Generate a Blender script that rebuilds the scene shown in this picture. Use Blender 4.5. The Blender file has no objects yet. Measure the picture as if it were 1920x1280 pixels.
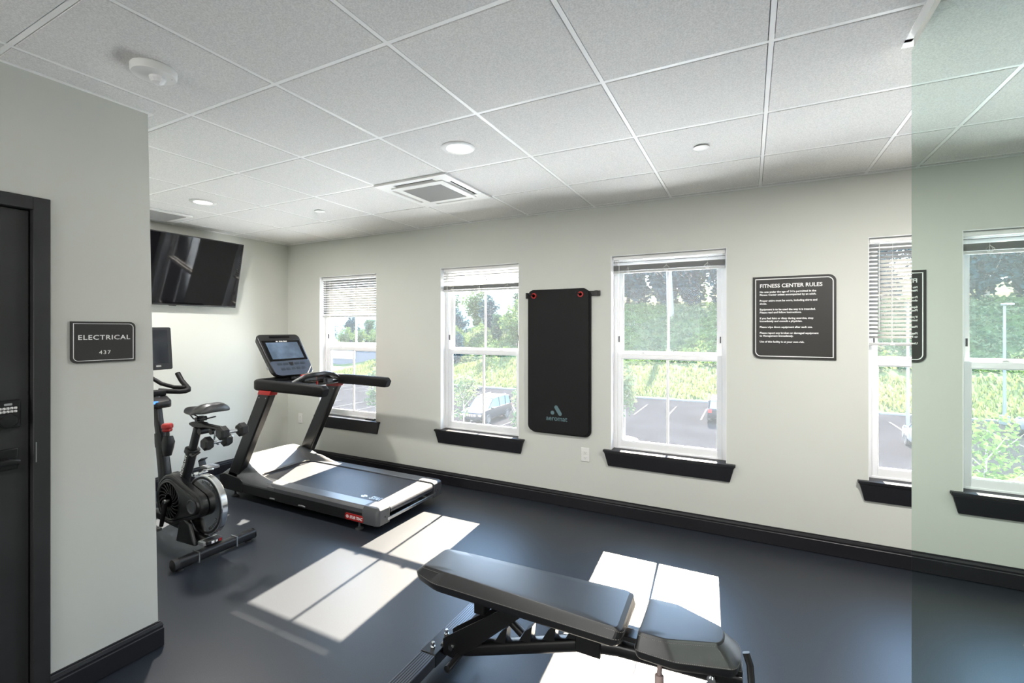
import bpy, bmesh, math, random
from mathutils import Vector, Matrix, noise
random.seed(7)
C = bpy.context.scene.collection
SC = bpy.context.scene

# ------------------------------------------------------------------ camera
CH = 1.527
cd = bpy.data.cameras.new('camera'); cam = bpy.data.objects.new('camera', cd); C.objects.link(cam)
cd.sensor_width = 36; cd.sensor_fit = 'HORIZONTAL'; cd.lens = 36 * 870 / 1920
cd.shift_y = -23 / 1920; cd.clip_start = .02; cd.clip_end = 600
cam.location = (0, 0, CH); cam.rotation_euler = (math.pi / 2, 0, math.radians(27.09))
SC.camera = cam
# ------------------------------------------------------------------ world, sun, exposure
SC.view_settings.view_transform = 'Standard'; SC.view_settings.look = 'None'
SC.view_settings.exposure = 0.2; SC.view_settings.gamma = 1.0
SC.view_settings.use_curve_mapping = False
SC.cycles.use_denoising = True
SC.cycles.max_bounces = 10; SC.cycles.diffuse_bounces = 5; SC.cycles.transparent_max_bounces = 24
SC.cycles.sample_clamp_indirect = 40.0
SC.cycles.caustics_reflective = False
w = bpy.data.worlds.new('sky'); SC.world = w; w.use_nodes = True
wn = w.node_tree.nodes; wl = w.node_tree.links
bg = wn['Background']
wg = wn.new('ShaderNodeNewGeometry'); wx = wn.new('ShaderNodeSeparateXYZ'); wr = wn.new('ShaderNodeValToRGB')
wl.new(wg.outputs['Incoming'], wx.inputs[0])
wm = wn.new('ShaderNodeMath'); wm.operation = 'MULTIPLY'; wm.inputs[1].default_value = -1
wl.new(wx.outputs['Z'], wm.inputs[0]); wl.new(wm.outputs[0], wr.inputs[0])
wr.color_ramp.elements[0].position = 0.0; wr.color_ramp.elements[0].color = (.93, .96, 1, 1)
wr.color_ramp.elements[1].position = 0.5; wr.color_ramp.elements[1].color = (.40, .63, 1, 1)
wl.new(wr.outputs[0], bg.inputs[0]); bg.inputs[1].default_value = 11
sd = bpy.data.lights.new('sun', 'SUN'); sd.energy = 82; sd.angle = math.radians(.53); sd.color = (1, .83, .66)
sun = bpy.data.objects.new('sun', sd); C.objects.link(sun)
sun.rotation_euler = Vector((.069, -1, -.865)).to_track_quat('-Z', 'Y').to_euler()
sun.location = (-1, 12, 12)
def area(name, loc, d, sx, sy, e, col=(1, 1, 1)):
    l = bpy.data.lights.new(name, 'AREA'); l.shape = 'RECTANGLE'; l.size = sx; l.size_y = sy; l.energy = e; l.color = col
    o = bpy.data.objects.new(name, l); C.objects.link(o); o.location = loc
    o.rotation_euler = Vector(d).to_track_quat('-Z', 'Z').to_euler(); return o
# unseen fill lamp added behind the camera to brighten walls and ceiling
area('rear_fill', (-1.7, -2.9, 1.35), (0, 1, .02), 1.5, 2.2, 62, (1, 1, .97))

# ------------------------------------------------------------------ materials
M = {}
def mat(name, col, rough=.5, metal=0, spec=.5, bump=0, bscale=200, var=0, vscale=30, coat=0, emis=None, estr=0, trans=0, col2=None, detail=2):
    m = bpy.data.materials.new(name); m.use_nodes = True; nt = m.node_tree; b = nt.nodes['Principled BSDF']
    b.inputs['Base Color'].default_value = (*col, 1); b.inputs['Roughness'].default_value = rough
    b.inputs['Metallic'].default_value = metal; b.inputs['Specular IOR Level'].default_value = spec
    if coat: b.inputs['Coat Weight'].default_value = coat; b.inputs['Coat Roughness'].default_value = max(.08, rough*.9)
    if emis: b.inputs['Emission Color'].default_value = (*emis, 1); b.inputs['Emission Strength'].default_value = estr
    tc = nt.nodes.new('ShaderNodeTexCoord')
    if var or col2:
        n = nt.nodes.new('ShaderNodeTexNoise'); n.inputs['Scale'].default_value = vscale; n.inputs['Detail'].default_value = detail
        nt.links.new(tc.outputs['Object'], n.inputs['Vector'])
        r = nt.nodes.new('ShaderNodeValToRGB'); r.color_ramp.elements[0].position = .35; r.color_ramp.elements[1].position = .65
        r.color_ramp.elements[0].color = (*[max(0, c * (1 - var)) for c in col], 1)
        r.color_ramp.elements[1].color = (*(col2 or [c * (1 + var) for c in col]), 1)
        nt.links.new(n.outputs['Fac'], r.inputs[0]); nt.links.new(r.outputs[0], b.inputs['Base Color'])
    if bump:
        n2 = nt.nodes.new('ShaderNodeTexNoise'); n2.inputs['Scale'].default_value = bscale; n2.inputs['Detail'].default_value = 3
        nt.links.new(tc.outputs['Object'], n2.inputs['Vector'])
        bp = nt.nodes.new('ShaderNodeBump'); bp.inputs['Strength'].default_value = bump; bp.inputs['Distance'].default_value = .0004
        nt.links.new(n2.outputs['Fac'], bp.inputs['Height']); nt.links.new(bp.outputs[0], b.inputs['Normal'])
    M[name] = m; return m
mat('wall_paint', (.62, .635, .585), .75, bump=.15, bscale=350)
mat('reveal_paint', (.88, .89, .89), .6)
mat('tile', (.71, .705, .69), .9, bump=.9, bscale=260, var=.11, vscale=210)
mat('grid_metal', (.88, .88, .87), .45)
mat('dark_gap', (.03, .03, .03), .9)
mat('floor_rubber', (.0150, .0188, .0260), .42, spec=.6, bump=.35, bscale=500, var=.25, vscale=260)
mat('black_trim', (.010, .010, .013), .42, spec=.4, bump=.03, bscale=60)
mat('door_paint', (.017, .017, .018), .5, var=.2, vscale=4, bump=.05, bscale=150)
mat('white_plastic', (.78, .78, .76), .4)
mat('white_vinyl', (.90, .91, .92), .35)
mat('slat', (.30, .31, .31), .45)
mat('slat_grey', (.55, .56, .55), .5)
mat('black_plastic', (.008, .008, .009), .42)
mat('black_satin', (.010, .010, .011), .33)
mat('foam_black', (.007, .007, .0075), .6, spec=.25, bump=.3, bscale=600)
mat('lock_black', (.008, .008, .009), .3)
mat('gloss_black', (.004, .004, .005), .04, spec=.35)
mat('sign_black', (.024, .023, .021), .5)
mat('sign_white', (.85, .85, .83), .5)
mat('lens', (.9, .9, .88), .3, emis=(1, .95, .88), estr=3.2)
mat('red', (.36, .012, .010), .35)
mat('chrome', (.75, .76, .78), .14, metal=1)
mat('steel', (.45, .46, .47), .32, metal=1)
mat('silver', (.44, .45, .46), .38, metal=.55)
mat('hood_grey', (.11, .115, .12), .38)
mat('rail_grey', (.11, .12, .135), .35, metal=.3, bump=.2, bscale=300)
mat('endcap_grey', (.06, .063, .068), .45)
mat('belt', (.035, .038, .046), .5, bump=.8, bscale=330, var=.35, vscale=300)
mat('vinyl_pad', (.005, .0055, .007), .42, spec=.8, coat=.3, bump=.4, bscale=420)
mat('stitch', (.32, .30, .27), .7)
mat('frame_black', (.007, .007, .008), .3)
mat('foot_plate', (.12, .13, .15), .3, metal=.6)
mat('screen', (.012, .014, .018), .08, coat=.3)
mat('screen_lit', (.05, .07, .10), .15, emis=(.25, .36, .5), estr=.25, var=.5, vscale=9)
mat('slot_black', (.004, .004, .004), .95, spec=.1)
mat('key_dark', (.03, .04, .055), .3)
mat('button_panel', (.055, .07, .10), .3)
mat('blue_led', (.02, .06, .3), .3, emis=(.05, .2, 1), estr=2.5)
mat('teal', (.11, .19, .21), .6)
mat('pink_grip', (.55, .42, .40), .45)
mat('outlet_white', (.80, .80, .77), .35)
mat('grille_grey', (.33, .33, .32), .6)
# mirror and glass
def special():
    m = bpy.data.materials.new('mirror'); m.use_nodes = True; nt = m.node_tree; nt.nodes.clear()
    o = nt.nodes.new('ShaderNodeOutputMaterial'); g = nt.nodes.new('ShaderNodeBsdfGlossy')
    g.inputs['Color'].default_value = (.80, .90, .85, 1); g.inputs['Roughness'].default_value = 0
    nt.links.new(g.outputs[0], o.inputs[0]); M['mirror'] = m
    m = bpy.data.materials.new('window_glass'); m.use_nodes = True; nt = m.node_tree; nt.nodes.clear()
    o = nt.nodes.new('ShaderNodeOutputMaterial'); t = nt.nodes.new('ShaderNodeBsdfTransparent'); t.inputs[0].default_value = (.95, .97, .96, 1)
    g = nt.nodes.new('ShaderNodeBsdfGlossy'); g.inputs['Roughness'].default_value = .02
    tr = nt.nodes.new('ShaderNodeBsdfTranslucent'); tr.inputs[0].default_value = (.78, .90, 1, 1)
    mx = nt.nodes.new('ShaderNodeMixShader'); mx.inputs[0].default_value = .008
    nt.links.new(t.outputs[0], mx.inputs[1]); nt.links.new(tr.outputs[0], mx.inputs[2])
    f = nt.nodes.new('ShaderNodeFresnel'); f.inputs[0].default_value = 1.13
    m2 = nt.nodes.new('ShaderNodeMixShader'); nt.links.new(f.outputs[0], m2.inputs[0])
    nt.links.new(mx.outputs[0], m2.inputs[1]); nt.links.new(g.outputs[0], m2.inputs[2]); nt.links.new(m2.outputs[0], o.inputs[0])
    M['window_glass'] = m
    for nm, c1, c2, tc_ in (('leaf_light', (.078, .115, .038), (.045, .075, .026), .4), ('leaf_mid', (.036, .068, .038), (.018, .040, .025), .35),
                       ('leaf_dark', (.018, .048, .056), (.007, .022, .030), .25), ('leaf_pale', (.115, .135, .070), (.035, .062, .034), .4),
                       ('field_leaf', (.10, .110, .040), (.055, .075, .025), .4)):
        m = bpy.data.materials.new(nm); m.use_nodes = True; nt = m.node_tree; nt.nodes.clear()
        o = nt.nodes.new('ShaderNodeOutputMaterial'); d = nt.nodes.new('ShaderNodeBsdfDiffuse'); tr = nt.nodes.new('ShaderNodeBsdfTranslucent')
        tc = nt.nodes.new('ShaderNodeTexCoord'); n = nt.nodes.new('ShaderNodeTexNoise'); n.inputs['Scale'].default_value = .9
        r = nt.nodes.new('ShaderNodeValToRGB'); r.color_ramp.elements[0].position = .4; r.color_ramp.elements[1].position = .6
        r.color_ramp.elements[0].color = (*c2, 1); r.color_ramp.elements[1].color = (*c1, 1)
        nt.links.new(tc.outputs['Object'], n.inputs[0]); nt.links.new(n.outputs['Fac'], r.inputs[0])
        nt.links.new(r.outputs[0], d.inputs[0]); nt.links.new(r.outputs[0], tr.inputs[0])
        mx = nt.nodes.new('ShaderNodeMixShader'); mx.inputs[0].default_value = tc_
        nt.links.new(d.outputs[0], mx.inputs[1]); nt.links.new(tr.outputs[0], mx.inputs[2]); nt.links.new(mx.outputs[0], o.inputs[0])
        M[nm] = m
special()
mat('bark', (.17, .15, .13), .9)
mat('bark_pale', (.13, .125, .12), .9, spec=.1)
mat('asphalt', (.013, .013, .015), 1.0, spec=0, var=.15, vscale=.4)
mat('paint_line', (.05, .05, .05), 1.0, spec=0)
mat('lawn', (.035, .055, .012), .95, spec=.05, col2=(.055, .07, .02), var=.1, vscale=1.5)
mat('mulch', (.08, .05, .035), .95)
mat('hill_green', (.030, .048, .016), .95, spec=.05, col2=(.055, .070, .026), var=.1, vscale=.5, detail=6)
mat('concrete', (.62, .645, .66), .9)  # for the added ground slab that reflects sunlight into the room
mat('curb', (.12, .12, .11), .9)
mat('car_dark', (.010, .010, .012), .5, spec=.25)
mat('car_white', (.10, .10, .11), .4, spec=.4)
mat('car_glass', (.10, .16, .20), .08)
mat('rubber', (.02, .02, .02), .8)
mat('building_grey', (.07, .07, .08), .9)
mat('building_white', (.3, .3, .3), .8)
mat('pole_grey', (.12, .12, .13), .5)
mat('flower_orange', (.75, .22, .08), .8)
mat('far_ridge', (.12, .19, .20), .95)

# ------------------------------------------------------------------ mesh helpers
def rootloc(o):
    v = Vector((0, 0, 0))
    while o: v = v + o.location; o = o.parent
    return v
class MB:
    def __init__(s): s.v = []; s.f = []; s.m = Matrix.Identity(4)
    def add(s, vs, fs):
        n = len(s.v); s.v += [tuple(s.m @ Vector(p)) for p in vs]; s.f += [tuple(i + n for i in f) for f in fs]; return s
    def box(s, x0, x1, y0, y1, z0, z1):
        return s.add([(x0,y0,z0),(x1,y0,z0),(x1,y1,z0),(x0,y1,z0),(x0,y0,z1),(x1,y0,z1),(x1,y1,z1),(x0,y1,z1)],
                     [(0,3,2,1),(4,5,6,7),(0,1,5,4),(1,2,6,5),(2,3,7,6),(3,0,4,7)])
    def loft(s, rings, cap=True, closed=True):
        n = len(rings[0]); vs = [p for r in rings for p in r]; fs = []
        for k in range(len(rings) - 1):
            for i in range(n if closed else n - 1):
                j = (i + 1) % n; fs.append((k*n+i, k*n+j, (k+1)*n+j, (k+1)*n+i))
        if cap: fs.append(tuple(range(n - 1, -1, -1))); fs.append(tuple((len(rings)-1)*n + i for i in range(n)))
        return s.add(vs, fs)
    def prism(s, poly, d0, d1, axis='z'):
        mk = {'z': lambda a, b, d: (a, b, d), 'y': lambda a, b, d: (a, d, b), 'x': lambda a, b, d: (d, a, b)}[axis]
        return s.loft([[mk(a, b, d0) for a, b in poly], [mk(a, b, d1) for a, b in poly]])
    def lathe(s, prof, c=(0,0,0), axis='z', n=32):
        rings = []
        for r, h in prof:
            ring = []
            for i in range(n):
                a = 2*math.pi*i/n; u, v = r*math.cos(a), r*math.sin(a)
                p = {'z': (u, v, h), 'y': (u, h, v), 'x': (h, u, v)}[axis]
                ring.append((p[0]+c[0], p[1]+c[1], p[2]+c[2]))
            rings.append(ring)
        return s.loft(rings)
    def cyl(s, p0, p1, r0, r1=None, n=20):
        return s.tube([p0, p1], [r0, r0 if r1 is None else r1], n)
    def tube(s, pts, r, n=14, sq=None, up=None):
        """sweep a circle (or rounded rectangle sq=(w,h)) along pts"""
        pts = [Vector(p) for p in pts]; rings = []
        if not isinstance(r, (list, tuple)): r = [r] * len(pts)
        prev = None
        for i, p in enumerate(pts):
            if i == 0: t = pts[1] - p
            elif i == len(pts) - 1: t = p - pts[-2]
            else: t = (pts[i+1] - p).normalized() + (p - pts[i-1]).normalized()
            t.normalize()
            if prev is None:
                ref = Vector(up) if up else (Vector((0,0,1)) if abs(t.z) < .9 else Vector((1,0,0)))
                a = t.cross(ref).normalized()
            else: a = (prev - t * prev.dot(t)).normalized()
            prev = a; b = a.cross(t).normalized()
            if sq:
                w, h = sq[0]*r[i], sq[1]*r[i]; c = min(w, h) * .28; ring = []
                for sx, sy, a0 in ((1,1,0),(-1,1,90),(-1,-1,180),(1,-1,270)):
                    for q in range(4):
                        g = math.radians(a0 + 30*q); ring.append(p + a*(sx*(w/2-c)+c*math.cos(g)) + b*(sy*(h/2-c)+c*math.sin(g)))
                rings.append([tuple(v) for v in ring])
            else:
                rings.append([tuple(p + a*r[i]*math.cos(2*math.pi*k/n) + b*r[i]*math.sin(2*math.pi*k/n)) for k in range(n)])
        return s.loft(rings)
    def build(s, name, m, parent=None, bevel=0, smooth=True, angle=35, seg=2, sub=0):
        off = rootloc(parent) if parent else Vector((0,0,0))
        me = bpy.data.meshes.new(name)
        me.from_pydata([tuple(Vector(p) - off) for p in s.v], [], s.f)
        bm = bmesh.new(); bm.from_mesh(me); bmesh.ops.recalc_face_normals(bm, faces=bm.faces)
        bm.to_mesh(me); bm.free()
        me.materials.append(M[m] if isinstance(m, str) else m)
        if smooth: me.shade_smooth(); me.set_sharp_from_angle(angle=math.radians(angle))
        o = bpy.data.objects.new(name, me); C.objects.link(o); o.parent = parent
        if bevel:
            b = o.modifiers.new('bevel', 'BEVEL'); b.width = bevel; b.segments = seg; b.limit_method = 'ANGLE'; b.angle_limit = math.radians(40)
            b.harden_normals = False
        if sub:
            q = o.modifiers.new('sub', 'SUBSURF'); q.levels = sub; q.render_levels = sub
        return o
def thing(name, loc, label, cat, group=None):
    o = bpy.data.objects.new(name, None); C.objects.link(o); o.location = loc; o.empty_display_size = .1
    o['label'] = label; o['category'] = cat
    if group: o['group'] = group
    return o
def tag(o, label, cat, group=None, kind=None):
    o['label'] = label; o['category'] = cat
    if group: o['group'] = group
    if kind: o['kind'] = kind
    return o
def struct(o, label=None):
    o['kind'] = 'structure'
    if label: o['label'] = label
    return o
def dup(root):
    r = root.copy(); C.objects.link(r)
    def rec(src, dst):
        for ch in src.children:
            c = ch.copy(); C.objects.link(c); c.parent = dst; rec(ch, c)
    rec(root, r); return r
def text(name, body, size, mtx, m, parent, align='LEFT', space=1.0, extrude=.0006, shear=0, bold=0, sx=1):
    cu = bpy.data.curves.new(name, 'FONT'); cu.body = body; cu.size = size; cu.align_x = align; cu.space_character = space
    cu.extrude = extrude; cu.shear = shear; cu.offset = bold; cu.resolution_u = 3
    o = bpy.data.objects.new('tmp', cu); C.objects.link(o); bpy.context.view_layer.update()
    me = bpy.data.meshes.new_from_object(o.evaluated_get(bpy.context.evaluated_depsgraph_get()))
    bpy.data.objects.remove(o)
    me.transform(Matrix.Translation(-rootloc(parent)) @ mtx @ Matrix.Diagonal((sx, 1, 1, 1))); me.materials.clear(); me.materials.append(M[m]); me.name = name
    o = bpy.data.objects.new(name, me); C.objects.link(o); o.parent = parent; return o
def basis(o, x, y):
    x = Vector(x).normalized(); y = Vector(y).normalized(); z = x.cross(y)
    m = Matrix(((x.x, y.x, z.x, o[0]), (x.y, y.y, z.y, o[1]), (x.z, y.z, z.z, o[2]), (0, 0, 0, 1))); return m
def rrect(x0, x1, y0, y1, rs, n=6):
    """rounded rectangle, rs = radii (bl, br, tr, tl)"""
    pts = []
    for (cx, cy, sx, sy, a0), r in zip(((x0, y0, 1, 1, 180), (x1, y0, -1, 1, 270), (x1, y1, -1, -1, 0), (x0, y1, 1, -1, 90)), rs):
        if r <= 0: pts.append((cx, cy)); continue
        for k in range(n + 1):
            a = math.radians(a0 + 90*k/n); pts.append((cx + sx*r + r*math.cos(a), cy + sy*r + r*math.sin(a)))
    return pts
# ================================================================== ROOM SHELL
WY = 3.777; XL = -4.99; XP = -2.53; CZ = 2.545; XM = .505; YM = 2.08; XR = 3.4; YB = -3.2
struct(MB().box(XL-.1, XR+.1, YB-.1, WY+.15, -.06, 0).build('floor', 'floor_rubber', smooth=False), 'black rubber gym floor with sunlight patches')
WC = [-4.007 + 1.712*k for k in range(4)]; HW = .4335; Z0, Z1 = .535, 2.13
b = MB(); xs = XL - .15
for c in WC:
    b.box(xs, c-HW, WY, WY+.17, 0, 2.75); b.box(c-HW, c+HW, WY, WY+.17, 0, Z0-.03); b.box(c-HW, c+HW, WY, WY+.17, Z1, 2.75); xs = c + HW
b.box(xs, XR+.1, WY, WY+.17, 0, 2.75)
struct(b.build('wall_back', 'wall_paint', smooth=False), 'off-white wall with four windows')
struct(MB().box(XL-.15, XL, YB, WY, 0, 2.75).build('wall_left', 'wall_paint', smooth=False), 'far off-white wall carrying the television')
struct(MB().box(XR, XR+.1, YB, WY, 0, 2.75).build('wall_right', 'wall_paint', smooth=False), 'off-white wall beyond the mirror partition')
struct(MB().box(XL-.1, XR+.1, YB-.1, YB, 0, 2.75).build('wall_front', 'wall_paint', smooth=False), 'off-white wall behind the viewer')
# mirror partition
struct(MB().box(XM+.006, XM+.13, YB, YM, 0, 2.75).build('wall_mirror', 'wall_paint', smooth=False), 'partition wall carrying the mirror')
# electrical room walls: door wall and the return, slightly out of plumb at the corner
b = MB()
DY0, DY1, DZ = -.155, .775, 2.003
b.box(XP-.12, XP, YB, DY0, 0, 2.75); b.box(XP-.12, XP, DY0, DY1, DZ, 2.75)
e0, e1 = 1.213, 1.168
b.add([(XP-.12, DY1, 0), (XP, DY1, 0), (XP, e0, 0), (XL, e0, 0), (XL, e0-.12, 0), (XP-.12, e0-.12, 0),
       (XP-.12, DY1, 2.55), (XP, DY1, 2.55), (XP, e1, 2.55), (XL, e1, 2.55), (XL, e1-.12, 2.55), (XP-.12, e1-.12, 2.55)],
      [(0,1,7,6),(1,2,8,7),(2,3,9,8),(3,4,10,9),(4,5,11,10),(5,0,6,11),(0,5,2,1),(5,4,3,2),(6,7,8,11),(11,8,9,10)])
struct(b.build('wall_electrical', 'wall_paint', smooth=False), 'off-white wall corner beside the black electrical door')
# ceiling: backing, lay-in tiles, exposed grid
GX = [-1.15 + .6096*k for k in range(-7, 8)]; GY = [1.271 + .6096*k for k in range(-8, 5)]
struct(MB().box(XL-.1, XR+.1, YB-.1, WY+.15, CZ+.02, CZ+.12).build('ceiling', 'dark_gap', smooth=False), 'white lay-in tile ceiling')
ceil = bpy.data.objects['ceiling']
xs = [XL-.2] + [x for x in GX if XL < x < XR] + [XR+.2]; ys = [YB-.2] + [y for y in GY if YB < y < WY] + [WY+.2]
tb = MB(); g = .0108
cas = (-2.369, -1.76, 2.49, 3.10)
for i in range(len(xs)-1):
    for j in range(len(ys)-1):
        x0, x1, y0, y1 = max(xs[i]+g, XL-.05), min(xs[i+1]-g, XR+.05), max(ys[j]+g, YB-.05), min(ys[j+1]-g, WY+.05)
        if x1-x0 < .01 or y1-y0 < .01: continue
        xc, yc = (x0+x1)/2, (y0+y1)/2
        if abs(xc+2.065) < .1 and abs(yc-2.795) < .1: continue
        d = .0015
        tb.add([(x0,y0,CZ+.012),(x1,y0,CZ+.012),(x1,y1,CZ+.012),(x0,y1,CZ+.012),(x0,y0,CZ+d),(x1,y0,CZ+d),(x1,y1,CZ+d),(x0,y1,CZ+d),
                (x0+d,y0+d,CZ),(x1-d,y0+d,CZ),(x1-d,y1-d,CZ),(x0+d,y1-d,CZ)],
               [(0,3,2,1),(0,1,5,4),(1,2,6,5),(2,3,7,6),(3,0,4,7),(4,5,9,8),(5,6,10,9),(6,7,11,10),(7,4,8,11),(8,9,10,11)])
tb.build('ceiling_tiles', 'tile', ceil, smooth=False)
gb = MB()
for x in GX: gb.box(x-.0085, x+.0085, YB, WY, CZ+.0015, CZ+.02)
for y in GY: gb.box(XL, XR, y-.0085, y+.0085, CZ+.0018, CZ+.02)
gb.build('ceiling_grid', 'grid_metal', ceil, smooth=False)
# wall angle along the walls
wa = MB()
wa.box(XL, XR, WY-.022, WY, CZ-.003, CZ+.01); wa.box(XL, XL+.022, e1, WY, CZ-.003, CZ+.01)
wa.box(XM-.016, XM+.006, YB, YM+.02, CZ-.003, CZ+.01); wa.box(XM-.016, XM+.15, YM, YM+.06, CZ-.003, CZ+.01)
wa.box(XP, XP+.018, YB, e1+.018, CZ-.003, CZ+.01); wa.box(XL, XP, e1-.0, e1+.018, CZ-.003, CZ+.01)
struct(wa.build('trim_ceiling', 'grid_metal', smooth=False), 'white wall angle around the ceiling')
# baseboards
def bboard(path, name, lab, mtl='black_trim'):
    """profile extruded along a path of (x, y); offset to the left side"""
    prof = [(0, .004), (.016, .004), (.016, .088), (.013, .092), (.013, .099), (.0145, .103), (.010, .116), (.006, .119), (.006, .124), (0, .126)]
    pts = [Vector((x, y)) for x, y in path]; rings = []
    for i, p in enumerate(pts):
        if i == 0: d = (pts[1]-p).normalized(); nrm = Vector((-d.y, d.x))
        elif i == len(pts)-1: d = (p-pts[i-1]).normalized(); nrm = Vector((-d.y, d.x))
        else:
            d0 = (p-pts[i-1]).normalized(); d1 = (pts[i+1]-p).normalized()
            n0 = Vector((-d0.y, d0.x)); n1 = Vector((-d1.y, d1.x)); nrm = (n0+n1); nrm = nrm / (nrm.dot(n0))
        rings.append([(p.x+nrm.x*a, p.y+nrm.y*a, z) for a, z in prof])
    return struct(MB().loft(rings).build(name, mtl, angle=20), lab)
bboard([(XR, WY), (XL, WY), (XL, e0)][::1], 'baseboard_back', 'tall black moulded baseboard under the windows')
bboard([(XL, e0), (XP, e0), (XP, .822)], 'baseboard_electrical', 'tall black moulded baseboard at the electrical wall corner')
bboard([(XP, DY0-.048), (XP, YB)], 'baseboard_left', 'black baseboard left of the door')
# ---------------------------------------------------------------- windows
def window(k, blind_bot, nspaced):
    c = WC[k]; n = 'window_%d' % (k+1)
    w = bpy.data.objects.new(n, None); C.objects.link(w); w.location = (c, WY, Z0); w['kind'] = 'structure'; w['label'] = 'white double-hung window with black sill'
    x0, x1 = c-HW, c+HW
    b = MB()   # reveal lining + frame
    b.box(x0, x0+.004, WY+.001, WY+.085, Z0, Z1); b.box(x1-.004, x1, WY+.001, WY+.085, Z0, Z1); b.box(x0, x1, WY+.001, WY+.085, Z1-.004, Z1)
    b.build('window_reveal', 'reveal_paint', w, smooth=False)
    f = MB(); Y0, Y1 = WY+.085, WY+.16
    f.box(x0, x0+.034, Y0, Y1, Z0-.03, Z1); f.box(x1-.034, x1, Y0, Y1, Z0-.03, Z1); f.box(x0+.034, x1-.034, Y0, Y1, Z1-.04, Z1); f.box(x0+.034, x1-.034, Y0, Y1, Z0-.03, Z0+.012)
    f.box(x0+.034, x0+.040, Y0+.006, Y0+.012, Z0+.01, Z1-.04); f.box(x1-.040, x1-.034, Y0+.006, Y0+.012, Z0+.01, Z1-.04)
    f.build('window_frame', 'white_vinyl', w, bevel=.002)
    def sash(name, y, za, zb, st, rb, rt):
        s = MB(); a, d = x0+.036, x1-.036
        s.box(a, a+st, y, y+.03, za, zb); s.box(d-st, d, y, y+.03, za, zb); s.box(a+st, d-st, y, y+.03, za, za+rb); s.box(a+st, d-st, y, y+.03, zb-rt, zb)
        s.box(a+st, a+st+.006, y+.006, y+.024, za+rb, zb-rt); s.box(d-st-.006, d-st, y+.006, y+.024, za+rb, zb-rt)
        s.box(a+st, d-st, y+.006, y+.024, za+rb, za+rb+.006); s.box(a+st, d-st, y+.006, y+.024, zb-rt-.006, zb-rt)
        o = s.build(name, 'white_vinyl', w, bevel=.0015)
        MB().box(c-.0095, c+.0095, y+.008, y+.022, za+rb+.004, zb-rt-.004).build('muntin', 'white_vinyl', o)
        MB().box(a+st+.003, d-st-.003, y+.0135, y+.0165, za+rb+.003, zb-rt-.003).build('pane', 'window_glass', o, smooth=False)
        return o
    lo = sash('lower_sash', Y0+.006, Z0+.012, 1.325, .032, .052, .040)
    sash('upper_sash', Y0+.040, 1.305, Z1-.04, .032, .034, .028)
    lk = MB()
    for dx in (-.2, .2): lk.box(c+dx-.028, c+dx+.028, Y0+.010, Y0+.034, 1.325, 1.333).box(c+dx-.008, c+dx+.024, Y0+.004, Y0+.014, 1.333, 1.341)
    lk.build('sash_lock', 'white_vinyl', w, bevel=.002)
    lt = MB()
    for sx in (-1, 1): lt.box(c+sx*.387-.004, c+sx*.387+.004, Y0+.0, Y0+.01, 1.42, 1.47)
    lt.build('tilt_latch', 'endcap_grey', w)
    # black sill: stool with nosing and a tapered apron
    s = MB()
    s.box(x0, x1, WY, WY+.088, .50, Z0); s.box(c-.492, c+.492, WY-.034, WY, .518, Z0)
    s.box(c-.485, c+.485, WY-.028, WY, .508, .518)
    t, q = .482, .455
    s.add([(c-t, WY, .508), (c+t, WY, .508), (c+t, WY-.026, .508), (c-t, WY-.026, .508), (c-q, WY, .402), (c+q, WY, .402), (c+q, WY-.012, .402), (c-q, WY-.012, .402)],
          [(0,1,2,3),(4,7,6,5),(0,4,5,1),(1,5,6,2),(2,6,7,3),(3,7,4,0)])
    s.build('window_sill', 'black_trim', w, bevel=.0015)
    return w
for k in range(4): window(k, 0, 0)
# ---------------------------------------------------------------- blinds
def blind(k, spaced_bot, bot, tilt, nstack, label, pitch=.0262):
    c = WC[k]; x0, x1 = c-HW+.012, c+HW-.012; y = WY+.045
    r = thing('window_blind', (c, y, Z1-.006), label, 'blind')
    MB().box(x0, x1, y-.014, y+.014, Z1-.034, Z1-.006).build('headrail', 'white_plastic', r, bevel=.002)
    s = MB(); z = Z1-.052
    def slat(zc, t, m):
        n = 5; top = []; bo = []
        for i in range(n):
            u = -1+2*i/(n-1); yy = .0116*u; h = .0040*(1-u*u)
            top.append((yy*math.cos(t)-h*math.sin(t), yy*math.sin(t)+h*math.cos(t)))
        vs = [(x, y+a, zc+b_) for x in (x0, x1) for a, b_ in top] + [(x, y+a, zc+b_-.0005) for x in (x0, x1) for a, b_ in top]
        fs = [(i, i+1, n+i+1, n+i) for i in range(n-1)] + [(2*n+i, 3*n+i, 3*n+i+1, 2*n+i+1) for i in range(n-1)]
        m.add(vs, fs)
    while z > spaced_bot: slat(z, tilt, s); z -= pitch
    s.build('slats', 'slat', r)
    st = MB(); z = bot + .022
    for i in range(nstack): slat(z, .02 if i % 2 else -.02, st); z += .0028
    if nstack: st.build('gathered_slats', 'slat_grey', r)
    MB().box(x0, x1, y-.0125, y+.0125, bot, bot+.018).build('bottom_rail', 'slat_grey', r, bevel=.004)
    for dx in (-.30, 0, .30):
        cd_ = MB()
        for dy in (-.0135, .0135): cd_.box(c+dx-.0006, c+dx+.0006, y+dy-.0006, y+dy+.0006, bot+.018, Z1-.034)
        if nstack:
            for q in range(5):
                a = random.uniform(-.03, .03); cd_.tube([(c+dx, y-.014, bot+.05), (c+dx+a, y-.018, bot+.028), (c+dx+a*.4, y-.017, bot+.004)], .0009, 5)
        cd_.box(c+dx-.012, c+dx+.012, y-.0145, y-.0125, bot+.002, bot+.016)
        cd_.build('lift_cord', 'white_plastic', r)
    MB().cyl((x0+.05, y-.02, Z1-.03), (x0+.05, y-.02, Z1-.33 if nstack else bot+.1), .0022, n=6).build('tilt_wand', 'white_plastic', r)
    return r
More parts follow.
